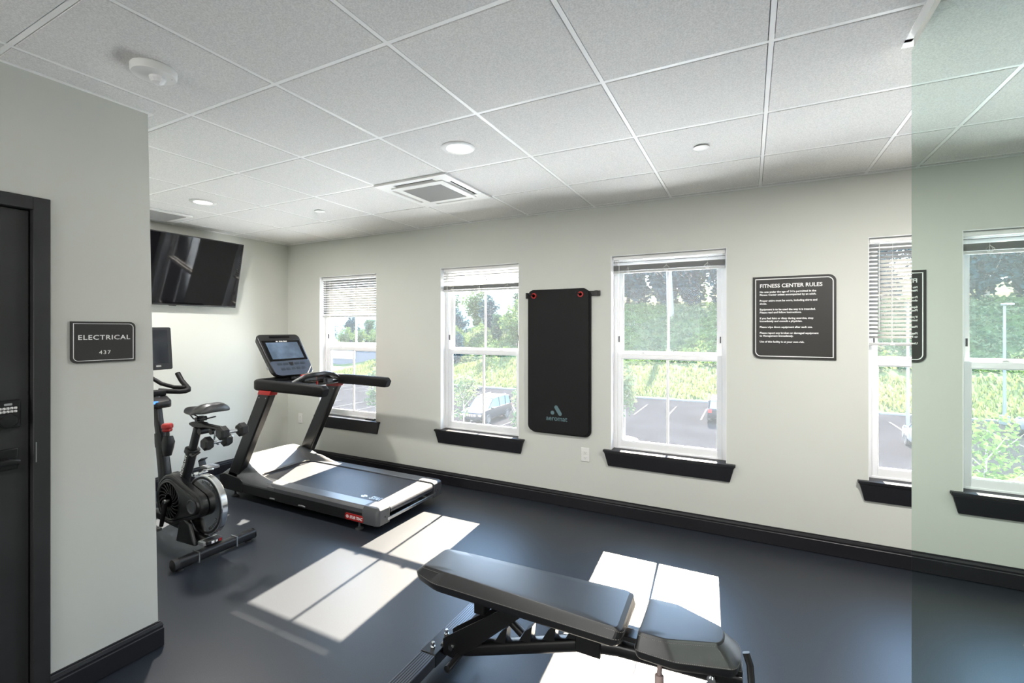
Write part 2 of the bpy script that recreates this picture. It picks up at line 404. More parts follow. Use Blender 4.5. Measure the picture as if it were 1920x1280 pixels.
blind(0, 1.70, 1.665, -.85, 0, 'white horizontal blind lowered halfway in the window behind the treadmill')
blind(1, 1.985, 1.895, .28, 14, 'mostly raised blind with loosely spaced slats in the window left of the hanging mat')
blind(2, 2.062, 1.985, .28, 16, 'fully raised blind bunched at the top of the window right of the hanging mat')
blind(3, 1.455, 1.42, -.75, 0, 'white horizontal blind lowered past the middle of the window beside the mirror')
# ---------------------------------------------------------------- mirror
r = MB().box(XM, XM+.006, -2.6, YM, .10, 2.50).build('wall_mirror_panel', 'mirror', smooth=False)
r.name = 'wall_mirror_sheet'; tag(r, 'large frameless greenish mirror covering the right partition wall', 'mirror')
MB().box(XM+.0002, XM+.0058, YM, YM+.0012, .10, 2.50).build('polished_edge', 'silver', r, smooth=False)
# ---------------------------------------------------------------- door
d = bpy.data.objects.new('door_1', None); C.objects.link(d); d.location = (XP, .31, 0); d['kind'] = 'structure'; d['label'] = 'dark painted door of the electrical room'
MB().box(XP-.062, XP-.018, DY0+.006, DY1-.008, .012, DZ-.006).build('door_leaf', 'door_paint', d, bevel=.002)
f = MB(); f.box(XP-.115, XP+.012, DY1-.004, .822, 0, DZ+.048).box(XP-.115, XP+.012, DY0-.047, DY0+.003, 0, DZ+.048).box(XP-.115, XP+.012, DY0+.003, DY1-.004, DZ-.002, DZ+.048)
f.build('door_frame', 'door_paint', d, bevel=.002)
MB().box(XP+.012, XP+.0132, .7775, .7805, 1.0, 1.08).build('strike_plate', 'steel', d)
k = MB().prism(rrect(.60, .737, 1.147, 1.254, (.004,)*4), XP-.018, XP+.004, 'x').build('keypad_lock', 'lock_black', d, bevel=.003)
def xz(o): return basis(o, (0, 1, 0), (0, 0, 1))
kb = MB(); kt = []
for rr in range(2):
    for q in range(5): kb.prism(rrect(.728-.0105*(q+1)+.0015, .728-.0105*q-.0005, 1.228-.0125*rr-.009, 1.228-.0125*rr, (.002,)*4, 3), XP+.004, XP+.0055, 'x'); kt.append((.728-.0105*q-.0065, 1.2205-.0125*rr))
kb.build('keypad_button', 'white_plastic', k)
MB().prism(rrect(.692, .714, 1.2345, 1.2425, (.0015,)*4, 3), XP+.004, XP+.005, 'x').build('lock_label', 'silver', k)
MB().lathe([(.026, XP+.004), (.026, XP+.012), (.023, XP+.018), (.012, XP+.019)], (0, .703, 1.176), 'x', 36).build('thumb_turn', 'lock_black', k)
for i, (yy, zz) in enumerate(kt): text('key_digit', '5432109876'[i], .0065, basis((XP+.0057, yy, zz-.0022), (0,1,0), (0,0,1)), 'lock_black', k, 'CENTER', extrude=.0001)
hb = MB().box(XP-.018, XP-.006, .635, .734, .985, 1.065).build('handle_plate', 'lock_black', d, bevel=.003)
MB().cyl((XP-.006, .70, 1.022), (XP+.045, .70, 1.022), .011).build('handle_spindle', 'lock_black', hb)
MB().tube([(XP+.045, .722, 1.019), (XP+.047, .70, 1.025), (XP+.046, .66, 1.022), (XP+.040, .60, 1.018)], [.8, 1, 1, .8], sq=(.012, .022)).build('lever_handle', 'lock_black', hb)
# ---------------------------------------------------------------- electrical sign
s = thing('room_sign', (XP, 1.0, 1.47), 'small black plaque reading ELECTRICAL 437 beside the dark door', 'sign')
MB().prism(rrect(.885, 1.115, 1.383, 1.560, (.022, 0, .022, 0)), XP, XP+.008, 'x').build('plaque', 'sign_black', s)
def outline(y0, y1, z0, z1, rs, wdt, x, axis, name, parent, t=.0012):
    o_ = rrect(y0, y1, z0, z1, rs, 8); i_ = rrect(y0+wdt, y1-wdt, z0+wdt, z1-wdt, [max(q-wdt, 0) if q else 0 for q in rs], 8); n = len(o_)
    mk = (lambda a, b_, d_: (d_, a, b_)) if axis == 'x' else (lambda a, b_, d_: (a, d_, b_))
    sg = 1 if axis == 'x' else -1
    vs = [mk(a, b_, x) for a, b_ in o_] + [mk(a, b_, x) for a, b_ in i_] + [mk(a, b_, x+sg*t) for a, b_ in o_] + [mk(a, b_, x+sg*t) for a, b_ in i_]
    fs = []
    for i in range(n):
        j = (i+1) % n
        fs += [(i, j, n+j, n+i), (2*n+i, 3*n+i, 3*n+j, 2*n+j), (i, 2*n+i, 2*n+j, j), (n+i, n+j, 3*n+j, 3*n+i)]
    MB().add(vs, fs).build(name, 'sign_white', parent)
outline(.893, 1.107, 1.391, 1.552, (.018, 0, .018, 0), .0022, XP+.008, 'x', 'border_line', s)
text('lettering', 'ELECTRICAL', .0285, basis((XP+.0083, 1.001, 1.482), (0,1,0), (0,0,1)), 'sign_white', s, 'CENTER', space=1.12, sx=1.08, bold=.0003)
text('room_number', '437', .0235, basis((XP+.0083, 1.001, 1.418), (0,1,0), (0,0,1)), 'sign_white', s, 'CENTER', space=1.2, sx=1.05)
# ---------------------------------------------------------------- rules sign
s = thing('rules_sign', (.272, WY, 1.6), 'large black plaque headed FITNESS CENTER RULES between two windows', 'sign')
MB().prism(rrect(.023, .521, 1.318, 1.900, (.045, 0, .045, 0)), WY, WY-.008, 'y').build('plaque', 'sign_black', s)
outline(.038, .506, 1.333, 1.885, (.035, 0, .035, 0), .0055, WY-.008, 'y', 'border_line', s)
def wt(n_, t_, sz, x, z, **k_): text(n_, t_, sz, basis((x, WY-.0083, z), (1,0,0), (0,0,1)), 'sign_white', s, **k_)
wt('heading', 'FITNESS CENTER RULES', .0365, .066, 1.822, bold=.0008, sx=.98)
lines = ['No one under the age of 14 is permitted in the', 'Fitness Center unless accompanied by an adult.', '', 'Proper attire must be worn, including shirts and', 'shoes.', '',
         'Equipment is to be used the way it is intended.', 'Please read and follow instructions.', '', 'If you feel faint or dizzy during exercise, stop', 'immediately and consult a physician.', '',
         'Please wipe down equipment after each use.', '', 'Please report any broken or damaged equipment', 'to Management immediately.', '', 'Use of this facility is at your own risk.']
z = 1.786
for l in lines:
    if l: wt('rule_text', l, .0178, .066, z, bold=.0006, sx=1.0); z -= .0208
    else: z -= .0208*1.0
# ---------------------------------------------------------------- outlets
def outlet(x, label):
    r = thing('wall_outlet', (x, WY, .467), label, 'outlet')
    MB().prism(rrect(x-.036, x+.036, .409, .526, (.004,)*4), WY, WY-.005, 'y').build('cover_plate', 'outlet_white', r, bevel=.0015)
    for dz in (.485, .441):
        f = MB().prism(rrect(x-.017, x+.017, dz-.014, dz+.014, (.006,)*4), WY-.005, WY-.0075, 'y').build('socket', 'outlet_white', r, bevel=.001)
        MB().box(x-.008, x-.006, WY-.0078, WY-.0074, dz-.002, dz+.007).box(x+.006, x+.008, WY-.0078, WY-.0074, dz-.002, dz+.006).box(x-.002, x+.002, WY-.0078, WY-.0074, dz-.010, dz-.006).build('socket_slots', 'dark_gap', f)
outlet(-1.235, 'white wall outlet below the hanging exercise mat'); outlet(-4.76, 'white wall outlet behind the treadmill near the corner')
# ---------------------------------------------------------------- television
TT = Vector((-4.75, 0, 2.417)); TBt = Vector((-4.897, 0, 1.756)); up = (TT-TBt).normalized()
tv = thing('wall_television', (-4.9, 2.47, 2.08), 'large black flat television tilted down on the far wall', 'television')
mt = basis(TBt + Vector((0, 2.47, 0)), (0, 1, 0), up); H = (TT-TBt).length
b = MB(); b.m = mt; b.prism(rrect(-.605, .605, 0, H, (.004,)*4, 3), -.03, 0); b.build('housing', 'black_plastic', tv, bevel=.002)
b = MB(); b.m = mt; b.box(-.596, .596, .014, H-.008, .0002, .0012); b.build('display', 'gloss_black', tv, smooth=False)
b = MB(); b.m = mt; b.box(-.3, .3, .12, .5, -.06, -.03); b.build('rear_housing', 'black_plastic', tv, bevel=.01)
b = MB(); b.box(-4.985, -4.972, 2.2, 2.74, 1.95, 2.25).box(-4.975, -4.87, 2.3, 2.34, 2.05, 2.09).box(-4.975, -4.87, 2.6, 2.64, 2.05, 2.09); b.build('wall_bracket', 'frame_black', tv)
b = MB(); b.m = mt; b.box(-.03, .03, -.006, .0, -.02, -.005); b.build('sensor_tab', 'black_plastic', tv)
# ---------------------------------------------------------------- ceiling fittings
s = thing('motion_sensor', (-2.067, .975, CZ), 'round white motion sensor on the ceiling tile above the wall corner', 'sensor')
MB().lathe([(.0, CZ), (.072, CZ), (.075, CZ-.004), (.0745, CZ-.026), (.071, CZ-.031), (.03, CZ-.033), (.0, CZ-.033)], (-2.067, .975, 0), n=48).build('sensor_body', 'white_plastic', s)
MB().lathe([(.028, CZ-.033), (.027, CZ-.042), (.021, CZ-.054), (.010, CZ-.061), (.0, CZ-.062)], (-2.062, .985, 0), n=12).build('sensor_lens', 'grid_metal', s, smooth=False)
MB().lathe([(.0, CZ-.0325), (.002, CZ-.0335), (.0, CZ-.034)], (-2.03, 1.02, 0), n=10).build('indicator', 'dark_gap', s)
def downlight(x, y, label, watt=32):
    r = thing('recessed_downlight', (x, y, CZ), label, 'ceiling light')
    MB().lathe([(.0, CZ-.001), (.093, CZ), (.094, CZ-.003), (.088, CZ-.007), (.067, CZ-.008), (.064, CZ-.003), (.0, CZ-.003)], (x, y, 0), n=48).build('trim_ring', 'white_plastic', r)
    MB().lathe([(.0, CZ-.0035), (.062, CZ-.0035), (.058, CZ-.0065), (.0, CZ-.0075)], (x, y, 0), n=40).build('light_lens', 'lens', r)
    l = bpy.data.lights.new('downlight_lamp', 'AREA'); l.shape = 'DISK'; l.size = .12; l.energy = watt; l.color = (1, .96, .92)
    o = bpy.data.objects.new('downlight_lamp', l); C.objects.link(o); o.parent = r; o.location = (0, 0, -.012)
    return r
downlight(-1.455, 2.18, 'glowing round downlight in the ceiling just before the air cassette', 12)
downlight(-3.893, 2.18, 'glowing round downlight in the ceiling near the television', 38)
downlight(.98, 2.18, 'unseen downlight added beyond the mirror partition to brighten the window wall', 60)  # extra lamp, hidden by the partition, lifts the right end of the wall
downlight(-.236, -.26, 'unseen downlight added in the ceiling behind the viewer as fill light')  # extra fill lamp, never in view
def sprinkler(x, y, label):
    r = thing('sprinkler_cover', (x, y, CZ), label, 'sprinkler')
    MB().lathe([(.0, CZ-.001), (.030, CZ), (.030, CZ-.004), (.0, CZ-.004)], (x, y, 0), n=32).build('cover_cup', 'grid_metal', r)
    MB().lathe([(.0, CZ-.005), (.042, CZ-.005), (.043, CZ-.0065), (.040, CZ-.008), (.0, CZ-.0085)], (x, y, 0), n=40).build('cover_disc', 'white_plastic', r)
sprinkler(-.238, 2.79, 'flat white sprinkler cover in the ceiling near the mirror side'); sprinkler(-3.29, 2.80, 'flat white sprinkler cover in the ceiling toward the far corner')
# air cassette
x0, x1, y0, y1 = -2.372, -1.757, 2.482, 3.098; xc, yc = (x0+x1)/2, (y0+y1)/2
a = thing('air_cassette', (xc, yc, CZ), 'square white four-way air conditioning cassette set in the ceiling', 'air conditioner')
Z = CZ-.012; b = MB()
# panel with four slot openings built as strips
S = [(-.3075, -.262), (-.262, -.222), (-.222, .222), (.222, .262), (.262, .3075)]
for i, (xa, xb) in enumerate(S):
    for j, (ya, yb) in enumerate(S):
        if (i in (1, 3) and j == 2) or (j in (1, 3) and i == 2): continue
        if i == 2 and j == 2: continue
        b.box(xc+xa, xc+xb, yc+ya, yc+yb, Z, CZ+.012)
for (xa, xb, ya, yb) in ((-.262,-.222,-.222,-.17),(-.262,-.222,.17,.222),(.222,.262,-.222,-.17),(.222,.262,.17,.222),(-.222,-.17,-.262,-.222),(.17,.222,-.262,-.222),(-.222,-.17,.222,.262),(.17,.222,.222,.262)):
    b.box(xc+xa, xc+xb, yc+ya, yc+yb, Z, CZ+.012)
b.build('face_panel', 'white_plastic', a, smooth=False)
MB().box(xc-.170, xc+.170, yc-.260, yc-.238, CZ-.006, CZ+.016).build('air_slot', 'slot_black', a)
MB().box(xc+.238, xc+.260, yc-.170, yc+.170, CZ-.006, CZ+.016).build('air_slot', 'slot_black', a)
gp = MB(); gp.box(xc-.222, xc+.222, yc-.222, yc+.222, Z-.006, CZ+.012); gp.build('intake_panel', 'white_plastic', a, bevel=.003)
gr = MB()
for i in range(34):
    yy = yc-.158+.0096*i; gr.box(xc-.165, xc+.165, yy, yy+.0052, Z-.0085, Z-.006)
gr.build('intake_grille', 'grille_grey', a)
MB().box(xc-.167, xc+.167, yc-.162, yc+.168, Z-.0066, Z-.0061).build('grille_back', 'grille_grey', a)
for nm, bx, ax in (('air_flap', (-.168,.168,-.236,-.224), 0), ('air_flap', (-.168,.168,.226,.258), 0), ('air_flap', (-.258,-.226,-.168,.168), 1), ('air_flap', (.224,.236,-.168,.168), 1)):
    m = MB(); xa, xb, ya, yb = bx
    if ax == 0:
        sg = -1 if ya < 0 else 1
        m.add([(xc+xa, yc+ya, CZ+(.004 if sg<0 else -.008)), (xc+xb, yc+ya, CZ+(.004 if sg<0 else -.008)), (xc+xb, yc+yb, CZ+(-.008 if sg<0 else .004)), (xc+xa, yc+yb, CZ+(-.008 if sg<0 else .004)),
               (xc+xa, yc+ya, CZ+(.006 if sg<0 else -.006)), (xc+xb, yc+ya, CZ+(.006 if sg<0 else -.006)), (xc+xb, yc+yb, CZ+(-.006 if sg<0 else .006)), (xc+xa, yc+yb, CZ+(-.006 if sg<0 else .006))],
              [(0,1,2,3),(7,6,5,4),(0,4,5,1),(2,6,7,3),(1,5,6,2),(3,7,4,0)])
    else:
        sg = -1 if xa < 0 else 1
        m.add([(xc+xa, yc+ya, CZ+(.004 if sg<0 else -.008)), (xc+xb, yc+ya, CZ+(-.008 if sg<0 else .004)), (xc+xb, yc+yb, CZ+(-.008 if sg<0 else .004)), (xc+xa, yc+yb, CZ+(.004 if sg<0 else -.008)),
               (xc+xa, yc+ya, CZ+(.006 if sg<0 else -.006)), (xc+xb, yc+ya, CZ+(-.006 if sg<0 else .006)), (xc+xb, yc+yb, CZ+(-.006 if sg<0 else .006)), (xc+xa, yc+yb, CZ+(.006 if sg<0 else -.006))],
              [(0,1,2,3),(7,6,5,4),(0,4,5,1),(2,6,7,3),(1,5,6,2),(3,7,4,0)])
    m.build(nm, 'white_plastic', a)
# exhaust vent
v = thing('exhaust_vent', (-4.63, 2.24, CZ), 'white exhaust vent with a rounded grey grille in the ceiling above the television', 'vent')
MB().prism(rrect(-4.86, -4.44, 1.99, 2.42, (.05,)*4), CZ, CZ-.014).build('vent_cover', 'white_plastic', v, bevel=.005)
g_ = MB()
for i in range(26): g_.box(-4.81+.0125*i, -4.81+.0125*i+.007, 2.05, 2.37, CZ-.0175, CZ-.014)
g_.build('vent_grille', 'grille_grey', v)
# ================================================================== HANGING MAT
m = thing('exercise_mat', (-1.477, WY-.03, .62), 'black exercise mat hanging on the wall between two windows', 'exercise mat')
MB().prism(rrect(-1.758, -1.196, .628, 1.874, (.055,)*4, 8), WY-.030, WY-.018, 'y').build('front_mat', 'foam_black', m, bevel=.003)
MB().prism(rrect(-1.745, -1.180, .615, 1.862, (.055,)*4, 8), WY-.0165, WY-.006, 'y').build('rear_mat', 'foam_black', m, bevel=.003)
for x in (-1.700, -1.268):
    MB().lathe([(.014, WY-.034), (.024, WY-.034), (.026, WY-.031), (.026, WY-.030), (.014, WY-.030), (.014, WY-.034)], (x, 0, 1.822), 'y', 32).build('grommet', 'red', m)
    MB().lathe([(.0, WY-.0305), (.014, WY-.0305), (.014, WY-.0325), (.0, WY-.0325)], (x, 0, 1.822), 'y', 24).build('eyelet', 'dark_gap', m)
# logo
lg = MB()
def lxz(cx, cz, r, n=20): return [(cx+r*math.cos(2*math.pi*i/n), cz+r*math.sin(2*math.pi*i/n)) for i in range(n)]
lg.prism(lxz(-1.522, .803, .017), WY-.0303, WY-.031, 'y')
a0 = Vector((-1.488, .852)); a1 = Vector((-1.452, .797)); dd = (a1-a0).normalized(); nn = Vector((-dd.y, dd.x)); r_ = .0165; pts = []
for i in range(9): t = math.radians(-90+180*i/8); p = a1 + (dd*math.cos(t) + nn*math.sin(t))*r_; pts.append(tuple(p))
for i in range(9): t = math.radians(90+180*i/8); p = a0 + (dd*math.cos(t) + nn*math.sin(t))*r_; pts.append(tuple(p))
lg.prism(pts, WY-.0303, WY-.031, 'y'); lg.build('mat_logo', 'teal', m)
text('mat_lettering', 'aeromat', .060, basis((-1.484, WY-.0305, .736), (1,0,0), (0,0,1)), 'teal', m, 'CENTER', bold=.0006, space=.98, sx=.98)
k = thing('mat_rack', (-1.45, WY, 1.83), 'black horizontal wall rail with pegs carrying the exercise mat', 'wall rack')
MB().box(-1.775, -1.105, WY-.005, WY, 1.806, 1.850).build('rack_rail', 'frame_black', k, bevel=.002)
MB().box(-1.165, -1.105, WY-.022, WY-.005, 1.808, 1.848).box(-1.150, -1.120, WY-.028, WY-.022, 1.806, 1.850).build('rail_bracket', 'frame_black', k, bevel=.002)
MB().box(-1.785, -1.765, WY-.02, WY, 1.800, 1.852).build('rail_end', 'frame_black', k, bevel=.002)
for x in (-1.700, -1.268): MB().tube([(x, WY-.003, 1.826), (x-.004, WY-.04, 1.826), (x-.018, WY-.060, 1.832), (x-.030, WY-.066, 1.840)], .0042, 10).build('peg', 'black_satin', k)

# ================================================================== TREADMILL
T0, T1 = 2.60, 3.41; TC = (T0+T1)/2
t = thing('treadmill', (-3.4, TC, 0), 'black and grey treadmill with a red logo plate in front of the left window', 'treadmill')
# side beams
for s_, y0 in ((0, T0), (1, T1)):
    sg = 1 if s_ == 0 else -1
    b = MB(); b.box(-4.05, -2.54, min(y0, y0+sg*.06), max(y0, y0+sg*.06), .062, .145)
    side = b.build('side_skirt', 'black_plastic', t, bevel=.006)
    b = MB(); pr = [(y0+sg*0, .135), (y0+sg*.004, .168), (y0+sg*.022, .186), (y0+sg*.030, .188), (y0+sg*.030, .135)]
    b.loft([[(x, a, z) for a, z in pr] for x in (-4.05, -2.535)]); b.build('side_band', 'endcap_grey', t, bevel=.002)
    b = MB(); b.box(-3.98, -2.60, min(y0+sg*.024, y0+sg*.126), max(y0+sg*.024, y0+sg*.126), .150, .1905); b.build('foot_rail', 'rail_grey', t, bevel=.004)
    b = MB()
    yy = [y0+sg*q for q in (-.002, .02, .126)]
    b.loft([[(x0_, yy[0]+sg*dy, .062), (x0_, yy[0]+sg*dy, .16), (x0_, yy[1], .192-dz), (x0_, yy[2], .192-dz), (x0_, yy[2], .062)] for x0_, dy, dz in ((-2.60, 0, 0), (-2.475, 0, .001), (-2.452, .008, .006), (-2.440, .022, .018))])
    ec = b.build('end_cap', 'endcap_grey', t, bevel=.004)
    MB().cyl((-2.4395, y0+sg*.075, .115), (-2.437, y0+sg*.075, .115), .005).build('cap_screw', 'frame_black', ec)
# belt with rear roller
prof = [(-4.0, .182)]; R = .034; cxr, czr = -2.475, .182-R
for i in range(13): a = math.radians(90-15*i); prof.append((cxr+R*math.cos(a), czr+R*math.sin(a)))
prof.append((-4.0, czr-R)); inner = [(x if i else x, z) for i, (x, z) in enumerate(prof)]
b = MB(); b.loft([[(x, y, z) for x, z in prof] for y in (T0+.138, T1-.138)]); belt = b.build('running_belt', 'belt', t, angle=30)
MB().box(-3.95, -2.50, T0+.06, T1-.06, .10, .112).build('deck_frame', 'frame_black', t)
rb = MB(); rb.box(-2.452, -2.437, T0+.10, T1-.10, .078, .100).build('rear_crossbar', 'steel', t, bevel=.002)
# belt logo
zb = .1828
text('belt_lettering', 'STAR TRAC', .075, basis((-2.70, T0+.168, zb), (1,0,0), (0,1,0)), 'steel', belt, 'LEFT', shear=.25, bold=.001, sx=.62, extrude=.0002)
b = MB()
for dy in (-.016, 0, .016): b.box(-2.80+abs(dy), -2.735-abs(dy), T0+.192+dy-.005, T0+.192+dy+.005, zb, zb+.0005)
b.build('belt_emblem', 'steel', belt)
# motor hood: height field
def hood(x, y):
    v = abs(y-TC)/((T1-T0)/2)                       # 0 centre, 1 edge
    fx = (x+4.36)/(.46)                             # 0 front, 1 belt end
    ridge = .335 - .03*v**4
    if fx < .28: zc = .20 + (ridge-.20)*math.sin(max(0, fx)/.28*math.pi/2)
    else:
        q = (fx-.28)/.72; q = min(1, max(0, q)); zc = ridge + (.188-ridge)*(q*q*(3-2*q))
    return zc
b = MB(); nx, ny = 30, 40; vs = []; fs = []
for i in range(nx+1):
    u = i/nx
    for j in range(ny+1):
        q = j/ny; y = T0+.002+(T1-T0-.004)*q; v = abs(q-.5)*2
        x_end = -3.985 if v < .64 else -3.985 + .37*min(1, ((v-.64)/.20))**1.3
        x = -4.36 + (x_end+4.36)*u
        # hood sags over the side rails
        xs_ = -4.36 + (.375 if v < .64 else .375+.28*min(1, (v-.64)/.2))*u
        z = hood(-4.36+.46*u, y)
        if v > .70: z = z - (v-.70)/.30*.055*math.sin(math.pi*min(1, u*1.1))*(1.4 if u < .6 else 1)
        if v > .93: z -= (v-.93)/.07*.022
        z = max(z, .186 if v < .93 else .168)
        if v < .62 and u > .9: z = max(z, .195)
        vs.append((x, y, z))
for i in range(nx):
    for j in range(ny): fs.append((i*(ny+1)+j, (i+1)*(ny+1)+j, (i+1)*(ny+1)+j+1, i*(ny+1)+j+1))
n0 = len(vs); vs += [(x, y, .12) for x, y, z in vs[:]]
def edge(a, b_): fs.append((a, b_, n0+b_, n0+a))
for j in range(ny): edge(j, j+1); edge(nx*(ny+1)+j+1, nx*(ny+1)+j)
for i in range(nx): edge((i+1)*(ny+1), i*(ny+1)); edge(i*(ny+1)+ny, (i+1)*(ny+1)+ny)
b.add(vs, fs); hd = b.build('motor_hood', 'hood_grey', t, angle=50)
MB().tube([(-3.975, T0+.150, .192), (-3.985, T0+.175, .196), (-3.985, T1-.175, .196), (-3.975, T1-.150, .192)], .0055, 8).build('hood_seal', 'frame_black', t)
text('hood_lettering', 'STAR TRAC', .030, basis((-4.115, 2.90, .300), (0,1,0), (-.55,0,.50)), 'grille_grey', hd, 'LEFT', space=1.4, extrude=.0004)
# base frame box under the uprights
for y0, y1 in ((T0-.006, T0+.105), (T1-.105, T1+.006)):
    b = MB(); b.prism([(-4.375, .062), (-4.375, .185), (-4.30, .205), (-4.08, .188), (-4.04, .165), (-4.04, .062)], y0, y1, 'y'); b.build('base_box', 'black_plastic', t, bevel=.005)
MB().box(-4.37, -4.20, T0+.1, T1-.1, .07, .19).build('front_cover', 'black_plastic', t, bevel=.006)
# uprights
for y0, y1 in ((T0+.002, T0+.072), (T1-.072, T1-.002)):
    b = MB(); A = Vector((-4.205, 0, .17)); B_ = Vector((-3.745, 0, .975)); hw = .078
    b.loft([[(p.x-hw, y0, p.z), (p.x+hw, y0, p.z), (p.x+hw, y1, p.z), (p.x-hw, y1, p.z)] for p in (A, B_)]); u_ = b.build('upright', 'black_satin', t, bevel=.012, seg=3)
    b = MB(); b.loft([[(x+dx, yy, z) for dx, yy in ((-.085, y0-.003), (.075, y0-.003), (.075, y1+.003), (-.085, y1+.003))] for x, z in ((-3.748, .955), (-3.730, .992))]); b.build('red_collar', 'red', t, bevel=.004)
    for dx in (-.045, .045): MB().cyl((-3.765+dx, y0-.004, .930), (-3.765+dx, y0-.001, .930), .005).build('upright_bolt', 'steel', u_)
# handrail: rounded bar in a U
zc = 1.028; R_ = .10; y0, y1 = T0+.04, T1-.04; path = [(-3.035, y0, zc-.016), (-3.062, y0, zc-.004), (-3.3, y0, zc+.002), (-3.6, y0, zc+.004), (-3.84, y0, zc+.004)]
for i in range(1, 6): a = math.radians(18*i); path.append((-3.84-R_*math.sin(a), y0+R_*(1-math.cos(a)), zc+.004))
for i in range(0, 6): a = math.radians(18*i); path.append((-3.84-R_*math.cos(a), y1-R_*(1-math.sin(a)), zc+.004))
path += [(-3.6, y1, zc+.004), (-3.3, y1, zc+.002), (-3.062, y1, zc-.004), (-3.035, y1, zc-.016)]
rs = [.74] + [1]*(len(path)-2) + [.74]
MB().tube(path, rs, sq=(.078, .094)).build('handrail', 'foam_black', t, bevel=0)
# cross console tray
b = MB(); b.loft([[(x, T0+.10, z0_), (x, T1-.10, z0_), (x, T1-.10, z1_), (x, T0+.10, z1_)] for x, z0_, z1_ in ((-3.92, .99, 1.05), (-3.70, .985, 1.035), (-3.62, 1.0, 1.03))])
b.build('console_tray', 'black_plastic', t, bevel=.008)
for yy in (T0+.17, T1-.17): b = MB().lathe([(.0, 1.036), (.044, 1.036), (.044, 1.052), (.036, 1.052), (.034, 1.04), (.0, 1.04)], (-3.76, yy, 0), n=24).build('cup_holder', 'frame_black', t)
MB().tube([(-3.72, 2.84, 1.02), (-3.66, 2.86, 1.06), (-3.60, 2.89, 1.095)], .016, 14).build('grip_bracket', 'silver', t)
MB().tube([(-3.60, 2.84, 1.065), (-3.57, 2.88, 1.095), (-3.55, 2.95, 1.112), (-3.55, 3.06, 1.115), (-3.56, 3.16, 1.100), (-3.59, 3.24, 1.070), (-3.62, 3.30, 1.045)], [.75, 1, 1, 1, 1, .9, .75], sq=(.062, .036)).build('grip_bar', 'black_satin', t)
for i in range(6): MB().box(-3.66, -3.60, 2.90+.05*i, 2.935+.05*i, 1.085, 1.110).build('red_button', 'red', t, bevel=.004)
MB().box(-3.72, -3.60, 2.89, 3.20, 1.045, 1.092).build('control_pod', 'black_plastic', t, bevel=.012)
MB().box(-3.60, -3.54, 3.10, 3.17, 1.02, 1.06).build('phone_dock', 'endcap_grey', t, bevel=.006)
b = MB(); b.tube([(-3.55, 2.99, 1.10), (-3.548, 2.99, 1.05)], .0015, 6).lathe([(.0, 1.052), (.007, 1.048), (.009, 1.03), (.006, 1.022), (.009, 1.005), (.0, 1.0)], (-3.548, 2.99, 0), n=14); b.build('safety_key', 'red', t)
# console
ob = Vector((-3.848, TC, 1.092)); upv = Vector((-.27, 0, .385)).normalized(); cm = basis(ob, (0,1,0), upv)
Hc = .47
pl = rrect(-.232, .228, 0, Hc, (.085, .085, .045, .045), 8)
pl = [((x*(.93+.07*min(1, y/Hc*1.4))), y) for x, y in pl]
b = MB(); b.m = cm
b.loft([[(x*k_, .5*Hc+(y-.5*Hc)*k_, z) for x, y in pl] for z, k_ in ((-.070, .86), (-.055, .95), (-.012, 1.0), (0, .985), (.003, .965))]); con = b.build('console_housing', 'black_plastic', t, angle=30)
b = MB(); b.m = cm; b.prism(rrect(-.205, .203, .165, .395, (.006,)*4), .003, .0042); b.build('display_frame', 'gloss_black', con)
b = MB(); b.m = cm; b.box(-.172, .170, .185, .372, .0043, .0050); b.build('display_screen', 'screen_lit', con, smooth=False)
b = MB(); b.m = cm; b.prism([(x*.93, .004+y*.335) for x, y in pl], .0030, .0038); b.build('key_panel', 'button_panel', con)
b = MB(); b.m = cm
for i in range(5):
    for ka, kb_, kc, kd in ((-.15+.062*i, -.10+.062*i, .115, .138), (-.13+.055*i, -.09+.055*i, .060, .085)):
        b = MB(); b.m = cm; b.prism(rrect(ka, kb_, kc, kd, (.006,)*4, 3), .0038, .0052); b.build('console_key', 'key_dark', con)
b = MB(); b.m = cm; b.prism(rrect(-.11, .11, .425, .445, (.008,)*4), .003, .0045); b.build('top_slot', 'gloss_black', con)
text('console_lettering', 'STAR TRAC', .017, cm @ Matrix.Translation((-.028, .378, .0044)), 'sign_white', con, 'LEFT', shear=.2, bold=.0006, extrude=.0002)
b = MB(); b.m = cm
for dz in (-.004, 0, .004): b.box(-.062+abs(dz), -.036-abs(dz), .3835+dz-.0012, .3835+dz+.0012, .0044, .0048)
b.build('console_emblem', 'sign_white', con)
b = MB(); b.m = cm; b.prism(rrect(-.2355, -.2345, .10, .125, (0,)*4), -.045, -.02); b.build('side_port', 'steel', con)
b = MB(); b.tube([(-3.95, TC, 1.04), (-3.98, TC, 1.20)], 1, sq=(.05, .14)); b.build('console_neck', 'black_plastic', t)
# red logo plate with lettering
pl_ = MB().prism(rrect(-2.775, -2.585, .068, .118, (.018,)*4), T0-.003, T0+.002, 'y').build('logo_plate', 'red', t, bevel=.001)
text('plate_lettering', 'STAR TRAC', .031, basis((-2.725, T0-.0032, .082), (1,0,0), (0,0,1)), 'sign_white', pl_, 'LEFT', shear=.25, bold=.0009, sx=.80)
b = MB()
for dz in (-.008, 0, .008): b.box(-2.765+abs(dz)*.8, -2.732-abs(dz)*.8, T0-.0038, T0-.003, .093+dz-.0026, .093+dz+.0026)
b.build('plate_emblem', 'sign_white', pl_)
